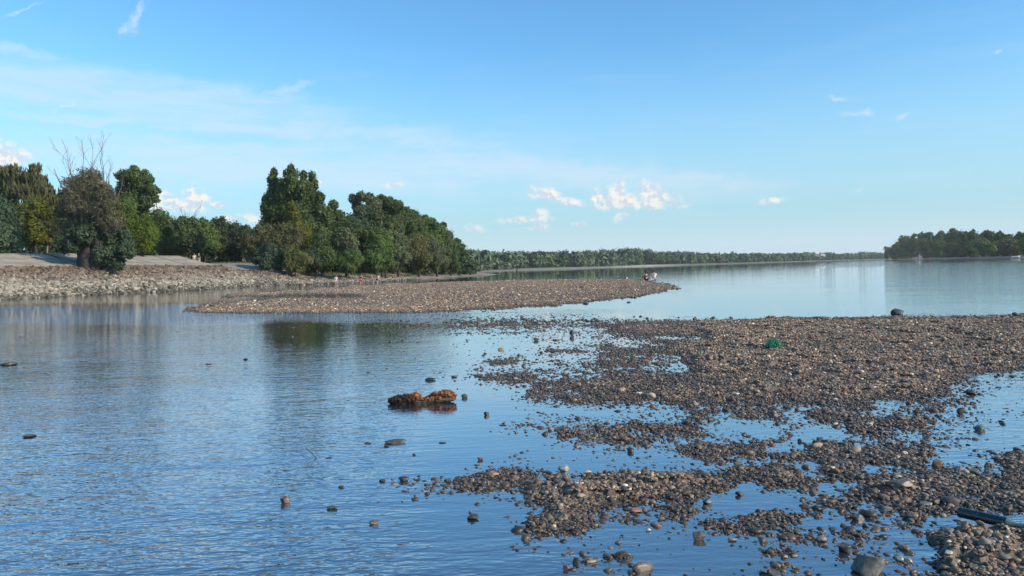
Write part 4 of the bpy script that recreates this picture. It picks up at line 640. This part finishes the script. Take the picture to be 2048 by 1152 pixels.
# ------------------------------------------------------------------ driftwood with orange root mass
def driftwood():
    p0, p1 = G(778, 809), G(914, 806); dY = (p0[1]+p1[1])/2+.06; k = dY/F; o = empty('driftwood', (0, 0, 0)); cx = float(at(845, dY, 0)); o.location = (cx, dY, 0)
    def q(px, py, dy=0.0): z_, x_ = zrow(px, py, dY+dy); return np.array([x_-cx, dy, z_])
    rs = np.random.default_rng(5)
    path = [q(776, 800), q(790, 802), q(812, 803), q(838, 803), q(862, 801), q(886, 799), q(904, 797), q(913, 795)]; rad = np.array([5, 8, 9, 8, 7, 7, 6, 3])*k
    V, Q, T3 = tube_geo([path[0]*(1-t_)+path[1]*t_ for t_ in (0,)] + path[1:], rad, 20)
    P = []; Rd = []
    for i in range(len(path)-1):
        for s_ in np.linspace(0, 1, 7, endpoint=False): P.append(path[i]*(1-s_)+path[i+1]*s_); Rd.append(rad[i]*(1-s_)+rad[i+1]*s_)
    V, Q, T3 = tube_geo(P, np.array(Rd)*(1+.08*rs.normal(size=len(P))), 20); V = V+.004*np.sin(V[:, [1, 2, 0]]*160)+rs.normal(0, .0012, V.shape); V[:, 1] *= 1.25
    mk('log', V, [Q, T3], plain('weathered_wood', (.13, .085, .055), .85, .55, 24, .006), o)
    om = plain('orange_roots', (.25, .095, .035), .9, .9, 30, .01); dm = plain('shaded_roots', (.055, .021, .012), .8, .6, 26, .01)  # lit orange and darker copy; shade on the left roots put into the colour
    def mass(blobs, mat, n, name, sz):
        geos = []; Vs, Fs, off = [], [], 0
        for (px, py, r, dy) in blobs:
            V = ICO[4][0].copy(); nrm = V.copy(); a = .16*np.sin(V@rs.normal(size=3)*5+1)+.14*np.sin(V@rs.normal(size=3)*9)+.10*np.sin(V@rs.normal(size=3)*17)+rs.normal(0, .035, len(V)); V = V*(1+a)[:, None]*r*k*np.array([1.25, .9, .68])+q(px, py, dy)
            V[:, 2] = np.maximum(V[:, 2], -.02); Vs.append(V); Fs.append(ICO[4][1]+off); off += len(V)
        for _ in range(n):
            px, py, r, dy = blobs[rs.integers(len(blobs))]; dd = rs.normal(size=3); dd[2] = abs(dd[2])*.8; dd /= np.linalg.norm(dd); a = q(px, py, dy)+dd*r*k*.85; tn = np.cross(dd, rs.normal(size=3)); tn /= np.linalg.norm(tn); L = rs.uniform(2, 5)*k
            pts_ = [a+tn*L*s_+dd*r*k*.22*math.sin(3.1*s_) for s_ in np.linspace(0, 1, 5)]; v_, q_, t_ = tube_geo(pts_, np.linspace(sz*k, sz*k*.3, 5), 4); Vs.append(v_); geos.append((q_+off, t_+off)); off += len(v_)
        mk(name, np.concatenate(Vs), [np.concatenate([g[0] for g in geos]), np.concatenate(Fs+[g[1] for g in geos])], mat, o)
    mass([(784, 802, 6.5, -.02), (792, 800, 9, -.03), (805, 799, 11, -.03), (818, 798, 11, -.03), (828, 801, 8, -.03), (798, 797, 9, .04), (812, 795, 9, .05)], dm, 260, 'root_mass', .34)
    mass([(828, 793, 8, 0), (838, 797, 7, -.03), (850, 799, 6, -.03), (858, 799, 6, -.03), (866, 797, 6, -.02), (856, 796, 5, .02), (876, 797, 6, -.03), (846, 799, 5, -.03), (832, 790, 7, .05), (866, 790, 6, .02), (872, 788, 6, 0), (884, 788, 8.5, .01), (894, 788, 8.5, 0), (903, 790, 7.5, 0), (890, 786, 8, .05), (908, 792, 4, 0), (898, 784, 5, .05)], om, 520, 'root_mass', .30)
    mk('snag', *(lambda r: (r[0], [r[1], r[2]]))(tube_geo([q(830, 790), q(833, 784), q(834, 781)], np.array([2.6, 1.5, .6])*k, 7)), om, o)
    tag(o, 'half sunken driftwood log overgrown with orange brown roots', 'driftwood')
driftwood()
# green net tangle
def net():
    d_ = G(1547, 702)[1]; k = d_/F; z0 = hh(at(1547, d_, 0), d_); o = empty('net_tangle', (at(1547, d_+.12, z0), d_+.12, z0)); rs = np.random.default_rng(3)
    for nm_, n, c, rad in (('mesh_strands', 230, (.02, .26, .15), .0018), ('dark_strands', 70, (.01, .06, .045), .0022)):
        g = []
        for i in range(n):
            th = rs.uniform(0, 6.28); A = rs.uniform(.3, 1.0); h_ = rs.uniform(.25, 1.0) if n > 100 else rs.uniform(.05, .4); x0 = rs.normal(0, .2)*22*k; rx = 19*k*A*.8; pts_ = []
            a0 = rs.uniform(-.3, .6); a1 = rs.uniform(2.4, 3.5)
            for s_ in np.linspace(a0, a1, 9): pts_.append(np.array([x0+math.cos(s_)*rx*math.cos(th)+rs.normal(0, .004), math.cos(s_)*rx*math.sin(th)*.8+rs.normal(0, .004), max(.004, math.sin(s_)*21*k*h_+x0*.30)+rs.normal(0, .002)]))
            g.append(tube_geo(pts_, np.full(9, rad), 4))
        V, Fc = join(g); mk(nm_, V, Fc, plain('net_green' if n > 100 else 'net_dark', c, .45, .3, 20), o)
    tag(o, 'tangle of bright green fishing net on the right gravel spit', 'net')
net()
# bottle
def lathe(prof, k=28):
    V = [(x, r*math.cos(2*math.pi*q/k), r*math.sin(2*math.pi*q/k)) for x, r in prof for q in range(k)]
    Q = [[i*k+q, i*k+(q+1) % k, (i+1)*k+(q+1) % k, (i+1)*k+q] for i in range(len(prof)-1) for q in range(k)]; return np.array(V), np.array(Q)
def bottle():
    a, b_ = G(1919, 1052), G(2014, 1073); ax = b_-a; L = np.linalg.norm(ax[:2]); r = .029; o = empty('bottle', (a[0], a[1]+.01, .02), math.atan2(ax[1], ax[0]))
    o.location.z = max(hh(a[0], a[1]), hh(b_[0], b_[1]), 0)+r*.40
    o.rotation_euler = (0, R(1.0), math.atan2(ax[1], ax[0]))
    gmat, t, b = material('dark_glass'); b.inputs['Base Color'].default_value = (.006, .02, .028, 1); b.inputs['Roughness'].default_value = .12; b.inputs['Specular IOR Level'].default_value = .7
    n = t.noise(t.new('ShaderNodeTexCoord').outputs['Object'], 30, 5, .6); t.put(b.inputs['Roughness'], t.ss(n, .35, .7, .08, .45)); t.put(b.inputs['Base Color'], t.mix(t.ss(n, .5, .72), (.006, .02, .028, 1), (.035, .055, .05, 1)))
    V, Q = lathe([(.004, .001), (0, r*.5), (-.001, r*.8), (.003, r*.96), (.01, r), (L, r), (L+.004, r*.985), (L+.006, r*.97)]); mk('body', V, Q, gmat, o)
    g2, t, b = material('frosted_glass'); b.inputs['Base Color'].default_value = (.13, .16, .15, 1); b.inputs['Roughness'].default_value = .3
    V, Q = lathe([(L+.006, r*.96), (L+.018, r*.86), (L+.032, r*.62), (L+.045, r*.42), (L+.085, r*.38)]); mk('neck', V, Q, g2, o)
    V, Q = lathe([(L+.085, r*.38), (L+.085, r*.48), (L+.098, r*.48), (L+.100, r*.4), (L+.098, r*.3), (L+.09, r*.28)]); mk('lip', V, Q, g2, o)
    tag(o, 'dark glass bottle lying on its side in the gravel at the right', 'bottle')
bottle()
# twig in the water
def twig():
    d_ = G(634, 917)[1]; cx = float(at(634, d_, 0)); o_ = (cx, d_, 0)
    def q(px, py, dy=0.0): z_, x_ = zrow(px, py, d_+dy); return np.array([x_-cx, dy, z_])
    g = [tube_geo([q(635, 921), q(631, 914, .01), q(624, 907, .02), q(617, 901, .03), q(611, 895, .04)], np.array([.004, .0035, .003, .0025, .0015]), 6), tube_geo([q(617, 901, .03), q(612, 900, .035), q(606, 901, .04)], np.array([.002, .0015, .001]), 5)]
    V, Fc = join(g); o = mk('twig', V, Fc, plain('wet_bark', (.03, .022, .018), .6), loc=o_); tag(o, 'thin bent twig sticking out of the calm water', 'twig')
    stone('floating_bark', 'thin dark sliver of bark floating right of the twig', 658, 917, 15, 2.2, (.03, .025, .02), .3, cat='bark')
twig()
# wooden stake in the channel and marker on the far point
def stake(name, label, px, d_, top, w, c):
    z0 = min(0, hh(at(px, d_, 0), d_)); x = at(px, d_, 0); zt, _ = zrow(px, top, d_); V, Q, T3 = tube_geo([(0, 0, z0-.1), (.02, 0, .3*zt), (.0, .02, .7*zt), (.05, 0, zt)], np.array([w, w*.95, w*.9, w*.7])*d_/F, 8)
    tag(mk(name, V, [Q, T3], plain('wet_wood', c, .8), loc=(x, d_, 0)), label, 'post')
stake('wooden_stake', 'short dark wooden stake standing in the channel behind the middle spit', 600, 78, 568, 2.0, (.05, .03, .02))
stake('marker_post', 'thin dark post standing off the beach point before the far wood', 1034, 235, 538, 1.4, (.05, .04, .03))
stone('stone', 'black rock at the foot of the thin dark post', 1036, 549.5, 4, 2.4, DK, .5)
# ------------------------------------------------------------------ people
SKIN = (.52, .30, .21)
def skin_mesh(name, parent, verts, edges, radii, mat, root=0, sub=2):
    me = bpy.data.meshes.new(name); me.from_pydata([tuple(v) for v in verts], edges, []); me.materials.append(mat); o = bpy.data.objects.new(name, me); COL.objects.link(o); o.parent = parent
    m = o.modifiers.new('skin', 'SKIN'); m.use_smooth_shade = True
    for i, r in enumerate(radii): me.skin_vertices[0].data[i].radius = r if isinstance(r, tuple) else (r, r)
    me.skin_vertices[0].data[root].use_root = True; s = o.modifiers.new('sub', 'SUBSURF'); s.levels = sub; s.render_levels = sub; return o
def person(label, x, y, z, rz, pose, top_c, bot_c, hair_c, long_hair=False, s=1.0, sleeves=True, lean=0.0, group=None, bare_legs=True):
    o = empty('person', (x, y, z), rz); o.scale = (s, s, s); tag(o, label, 'person', group)
    if pose in ('stand', 'wade'):
        hip, kn, an, toe = .92, [(.10, .02, .49), (-.10, -.04, .50)], [(.12, .0, .09), (-.12, .03, .09)], [(.13, -.15, .03), (-.13, -.12, .03)]; pel = np.array([0, 0, hip]); ch = np.array([0, -.02-lean*.35, hip+.40-abs(lean)*.1])
        hd = ch+np.array([0, -.02-lean*.2, .30]); el = [ch+np.array([.24, -.02, -.22]), ch+np.array([-.24, .0, -.22])]; ha = [ch+np.array([.25, -.16, -.42]), ch+np.array([-.26, -.10, -.44])]
    elif pose == 'sit':
        pel = np.array([0, 0, .14]); ch = np.array([0, -.12-lean, .50]); hd = ch+np.array([0, -.06, .28]); kn = [(.14, -.42, .46), (-.12, -.44, .44)]; an = [(.12, -.62, .09), (-.12, -.60, .09)]; toe = [(.13, -.78, .04), (-.13, -.76, .04)]
        el = [ch+np.array([.23, -.12, -.18]), ch+np.array([-.23, -.12, -.18])]; ha = [ch+np.array([.12, -.36, -.10]), ch+np.array([-.10, -.36, -.12])]
    V, E, Rd = [], [], []
    def av(p, r, par=None):
        V.append(np.array(p, float)); Rd.append(r)
        if par is not None: E.append((par, len(V)-1))
        return len(V)-1
    P = av(pel, (.135, .105)); w_ = av(pel*.5+ch*.5, (.115, .09), P); c = av(ch, (.145, .10), w_); nk = av(ch*.45+hd*.55+np.array([0, .01, 0]), .05, c)
    h1 = av(hd+np.array([0, -.012, -.035]), (.062, .075), nk); h2 = av(hd+np.array([0, 0, .055]), (.072, .088), h1)
    nose = av(hd+np.array([0, -.103, -.01]), .012, h1)
    for i, sg_ in enumerate((1, -1)):
        hp = av(pel+np.array([.095*sg_, 0, -.05]), .095, P); k_ = av(kn[i], .058, hp); cf = av(np.array(kn[i])*.55+np.array(an[i])*.45, .052, k_); a_ = av(an[i], .037, cf); av(toe[i], (.040, .028), a_)
        sh_ = av(ch+np.array([.185*sg_, 0, .05]), .055, c); e_ = av(el[i], .040, sh_); wr_ = av(ha[i], .027, e_)
        dv = np.array(ha[i])-np.array(el[i]); dv /= np.linalg.norm(dv); pm_ = av(np.array(ha[i])+dv*.055, (.034, .02), wr_); sd_ = np.cross(dv, [0, 1, .3]); sd_ /= np.linalg.norm(sd_)
        for fi, (off_, ln) in enumerate(((-.030, .062), (-.010, .075), (.010, .070), (.029, .055))):
            b0 = np.array(ha[i])+dv*.09+sd_*off_; f1 = av(b0, .0095, pm_); av(b0+dv*ln*.6+np.array([0, -.012, 0]), .008, f1)
        th_ = av(np.array(ha[i])+dv*.045+sd_*.045*sg_+np.array([0, -.02, 0]), .010, wr_)
    skin_mesh('body', o, V, E, Rd, plain('skin', SKIN, .6, .08), 0, 1)
    # eyes
    shirt = [pel*.75+ch*.25, pel*.45+ch*.55, ch, ch+np.array([0, .0, .09])]; SV = [np.array(q) for q in shirt]; SE = [(0, 1), (1, 2), (2, 3)]; SR = [(.150, .12), (.135, .108), (.165, .118), (.07, .06)]
    for i, sg_ in enumerate((1, -1)):
        SV.append(ch+np.array([.185*sg_, 0, .05])); SE.append((2, len(SV)-1)); SR.append(.068)
        if sleeves: SV.append((ch+np.array([.185*sg_, 0, .05]))*.35+np.array(el[i])*.65); SE.append((len(SV)-2, len(SV)-1)); SR.append(.056)
    skin_mesh('shirt', o, SV, SE, SR, plain('cloth', top_c, .85, .12), 0, 1)
    BV = [pel+np.array([0, 0, .04])]; BE = []; BR = [(.152, .122)]
    for i, sg_ in enumerate((1, -1)):
        BV.append(pel+np.array([.095*sg_, 0, -.05])); BE.append((0, len(BV)-1)); BR.append(.108); f_ = .55 if bare_legs else .95
        BV.append((pel+np.array([.095*sg_, 0, -.05]))*(1-f_)+np.array(kn[i])*f_); BE.append((len(BV)-2, len(BV)-1)); BR.append(.09)
        if not bare_legs: BV.append(np.array(an[i])); BE.append((len(BV)-2, len(BV)-1)); BR.append(.06)
    skin_mesh('shorts' if bare_legs else 'trousers', o, BV, BE, BR, plain('cloth', bot_c, .85, .12), 0, 1)
    Vh = ICO[3][0].copy()*np.array([.088, .108, .10])+hd+np.array([0, .022, .055]); Vh[:, 2] = np.where(Vh[:, 1] < hd[1]-.045, np.maximum(Vh[:, 2], hd[2]+.055), Vh[:, 2])
    if long_hair:
        m_ = Vh[:, 2] < hd[2]+.02; Vh[m_, 2] = Vh[m_, 2]-(hd[2]+.02-Vh[m_, 2])*3.6; Vh[m_, 1] += .05
    mk('hair', Vh, ICO[3][1], plain('hair', hair_c, .6, .2, 30), o)
    for sg_ in (1, -1): mk('eye', ICO[1][0]*.011+hd+np.array([.028*sg_, -.087, .018]), ICO[1][1], plain('eye', (.03, .02, .015), .3), o)
    return o
WH = (.75, .74, .72); BK = (.02, .018, .02); PK = (.55, .20, .20)
def on(px, py, z=None):      # point where a column/row meets the level z
    p = G(px, py, z or 0.0); return float(p[0]), float(p[1])
x, y = on(1293, 560.5); zb = hh(x, y); person('woman with long dark hair in black sitting on the tip of the middle spit', x, y, max(0, zb), R(200), 'sit', BK, (.03, .015, .02), (.015, .01, .01), True, 1.0, False)
x, y = on(1300.5, 561.5); person('small child in a pink top between the two sitters', x, y, max(0, hh(x, y)), R(150), 'sit', (.6, .38, .38), WH, (.35, .25, .18), False, .62)
x, y = on(1308, 560.5); person('dark haired person in a white shirt sitting on the spit tip', x, y, max(0, hh(x, y)), R(165), 'sit', WH, (.45, .5, .5), (.02, .015, .01), False, 1.08)
def stand(label, px, d_, z, **k): x = at(px, d_, z+.5); return person(label, float(x), d_, z, k.pop('rz', 0.0), k.pop('pose', 'stand'), **k)
stand('wader in a white top standing left of the other waders', 672.5, 100, -.30, top_c=WH, bot_c=(.6, .58, .55), hair_c=(.03, .02, .015), rz=R(20), s=.9)
stand('long haired wader in red shorts standing between the other waders', 722, 101, -.42, top_c=(.04, .02, .02), bot_c=(.62, .13, .12), hair_c=(.02, .012, .01), long_hair=True, rz=R(170), s=1.05, sleeves=False)
stand('bare shouldered wader leaning forward beside the white clad one', 746.5, 106, -.35, top_c=(.45, .25, .2), bot_c=(.5, .3, .25), hair_c=(.05, .03, .02), rz=R(-70), s=.95, lean=.5, sleeves=False)
stand('wader in a white top bending beside the bare shouldered one', 754.5, 106, -.35, top_c=WH, bot_c=(.05, .06, .1), hair_c=(.05, .035, .025), rz=R(80), s=.95, lean=.6)
stand('pedestrian in a white top standing on the crest, left of the pair', 389, 124, hh(at(389, 124, 4.5), 124), top_c=WH, bot_c=(.55, .5, .45), hair_c=(.2, .14, .08), rz=R(30))
stand('pedestrian in black top and pale trousers on the crest, right of the pair', 398.5, 124, hh(at(398, 124, 4.5), 124), top_c=BK, bot_c=(.6, .58, .52), hair_c=(.45, .4, .35), rz=R(-20), bare_legs=False)
x, y = float(at(487, 118, 4.2)), 118.0; person('person in pink sitting at the end of the embankment crest', x, y, hh(x, y)+.02, R(30), 'sit', PK, (.5, .2, .2), (.05, .03, .02), False, 1.05)
x, y = float(at(632.5, 114, .8)), 114.0; person('person in black crouching on the stones below the dark willow', x, y, hh(x, y)+.1, R(90), 'sit', BK, BK, (.02, .015, .01), False, .95)
x, y = float(at(641, 114, .8)), 114.0; person('person in a white shirt crouching on the stones below the dark willow', x, y, hh(x, y)+.1, R(-60), 'sit', WH, (.1, .1, .12), (.05, .03, .02), False, .9)
# ------------------------------------------------------------------ small built things
def boxes(bs):
    Vs, Fs = [], []; off = 0
    for (x0, y0, z0, x1, y1, z1) in bs:
        Vs.append(np.array([(x, y, z) for z in (z0, z1) for x, y in ((x0, y0), (x1, y0), (x1, y1), (x0, y1))])); Fs.append(np.array([[0, 3, 2, 1], [4, 5, 6, 7], [0, 1, 5, 4], [1, 2, 6, 5], [2, 3, 7, 6], [3, 0, 4, 7]])+off); off += 8
    return np.concatenate(Vs), np.concatenate(Fs)
CON = plain('concrete', (.42, .40, .36), .9, .2, 2.0)
def bench(label, px, d_, w):
    z = hh(at(px, d_, 4.6), d_); o = empty('bench', (at(px, d_, z), d_, z)); V, Q = boxes([(-w, -.22, .42, w, .22, .52)]); mk('seat', V, Q, CON, o, smooth=False)
    for s_ in (-1, 1): V, Q = boxes([(s_*w*.8-.12, -.2, -.05, s_*w*.8+.12, .2, .42)]); mk('leg', V, Q, CON, o, smooth=False)
    tag(o, label, 'bench', 'benches on the crest')
bench('low pale bench on the crest right of the bright round tree', 327, 128, .9); bench('low pale bench on the crest right of the two pedestrians', 411, 140, .6)
def stele(label, px, d_, h_): 
    z = hh(at(px, d_, 4.6), d_); o = empty('stone_pillar', (at(px, d_, z), d_, z)); V, Q = boxes([(-.28, -.2, -.1, .28, .2, h_)]); mk('shaft', V, Q, plain('grey_stone', (.2, .19, .17), .9, .3, 3), o, smooth=False); V, Q = boxes([(-.33, -.25, h_, .33, .25, h_+.12)]); mk('capstone', V, Q, CON, o, smooth=False); tag(o, label, 'pillar')
stele('squat grey stone pillar on the crest before the near black trees', 419, 142, .85)
z_, x_ = zrow(531, 540, 111); V, Q, T3 = tube_geo([(0, 0, -.4), (0, 0, .5), (.05, 0, 1.0), (.05, 0, 1.15)], np.array([.75, .6, .55, .5]), 12); V = V*(1+.06*np.sin(V[:, [1, 0, 2]]*9)); tag(mk('tree_stump', V, [Q, T3], plain('old_wood', (.17, .15, .12), .9, .5, 4), loc=(x_, 111, hh(x_, 111))), 'thick grey tree stump at the foot of the spiky shrub', 'stump')
# boats
def boat(label, px, d_, L, z, cabin=True, rz=0.0, c=WH):
    o = empty('motorboat', (at(px, d_, z), d_, z), rz); V = []; n = 11
    for i in range(n):
        t_ = i/(n-1); x = (t_-.5)*L; hw = L*.16*(1-max(0, t_-.55)**2*4.6)+.02; sh_ = .55+.25*t_*t_
        for (fy, fz) in ((-1, sh_), (-.85, .1), (0, -.15), (.85, .1), (1, sh_)): V.append((x+(.18*L*.3*fz if i == n-1 else 0), fy*hw, fz))
    V = np.array(V); Q = grid_faces(n, 5); mk('hull', V, [Q, np.array([[0, 1, 3], [1, 2, 3], [0, 3, 4]])], plain('boat_paint', c, .3, .05), o)
    V2, Q2 = boxes([(-L*.42, -L*.12, .45, L*.30, L*.12, .52)]); mk('deck', V2, Q2, plain('deck', (.5, .48, .44), .6), o, smooth=False)
    if cabin: V2, Q2 = boxes([(-.1*L, -.09*L, .5, .15*L, .09*L, 1.15)]); V2[4:, 0] *= .75; mk('cabin', V2, Q2, plain('boat_paint', c, .3, .05), o, smooth=False)
    V2, Q2 = boxes([(-L*.52, -.15, -.1, -L*.45, .15, .8)]); mk('outboard_motor', V2, Q2, plain('motor', BK, .4), o, smooth=False); tag(o, label, 'boat')
boat('white motorboat drawn up at the island beach', 1872, 515, 5.0, .15, False, R(5)); boat('white boat lying on the island beach near the right edge', 2031, 346, 3.9, .35, False, R(-4)); boat('tiny white motorboat far out on the river', 1697, 1000, 5.5, 0, True, R(70))
def house(label, px, d_, top, w, roof_c):
    zt, x = zrow(px, top, d_); z0 = hh(x, d_); o = empty('house', (x, d_, z0)); h_ = max(4, zt-z0); V, Q = boxes([(-w/2, -4, 0, w/2, 4, h_*.75)]); mk('wall', V, Q, plain('render', WH, .8, .05), o, smooth=False)
    V = np.array([(-w/2-.4, -4.5, h_*.75), (w/2+.4, -4.5, h_*.75), (w/2+.4, 4.5, h_*.75), (-w/2-.4, 4.5, h_*.75), (-w/2-.4, 0, h_), (w/2+.4, 0, h_)]); mk('roof', V, [np.array([[0, 1, 5, 4], [2, 3, 4, 5], [0, 3, 2, 1]]), np.array([[0, 4, 3], [1, 2, 5]])], plain('roof_tiles', roof_c, .8), o, smooth=False)
    V, Q = boxes([(-w*.3, -4.06, h_*.3, -w*.12, -3.99, h_*.55), (w*.12, -4.06, h_*.3, w*.3, -3.99, h_*.55)]); mk('window', V, Q, plain('window_glass', (.05, .06, .07), .2), o, smooth=False); tag(o, label, 'house')
house('left of two white houses tucked into the far wood', 1632, 1290, 508.6, 6, (.3, .12, .08)); house('right of two white houses tucked into the far wood', 1645, 1290, 508.2, 7, (.5, .48, .45))
# ------------------------------------------------------------------ haze
hm = bpy.data.materials.new('air'); hm.use_nodes = True; t = NT(hm.node_tree); t.n.clear(); pv = t.new('ShaderNodeVolumePrincipled'); pv.inputs['Color'].default_value = (1, 1, 1, 1); pv.inputs['Density'].default_value = .00012; pv.inputs['Anisotropy'].default_value = 0
om = t.new('ShaderNodeOutputMaterial'); t.l.new(pv.outputs[0], om.inputs['Volume'])
V, Q = boxes([(-4100, -900, -5, 4100, 4100, 60)]); tag(mk('haze', V, Q, hm, smooth=False), kind='stuff')
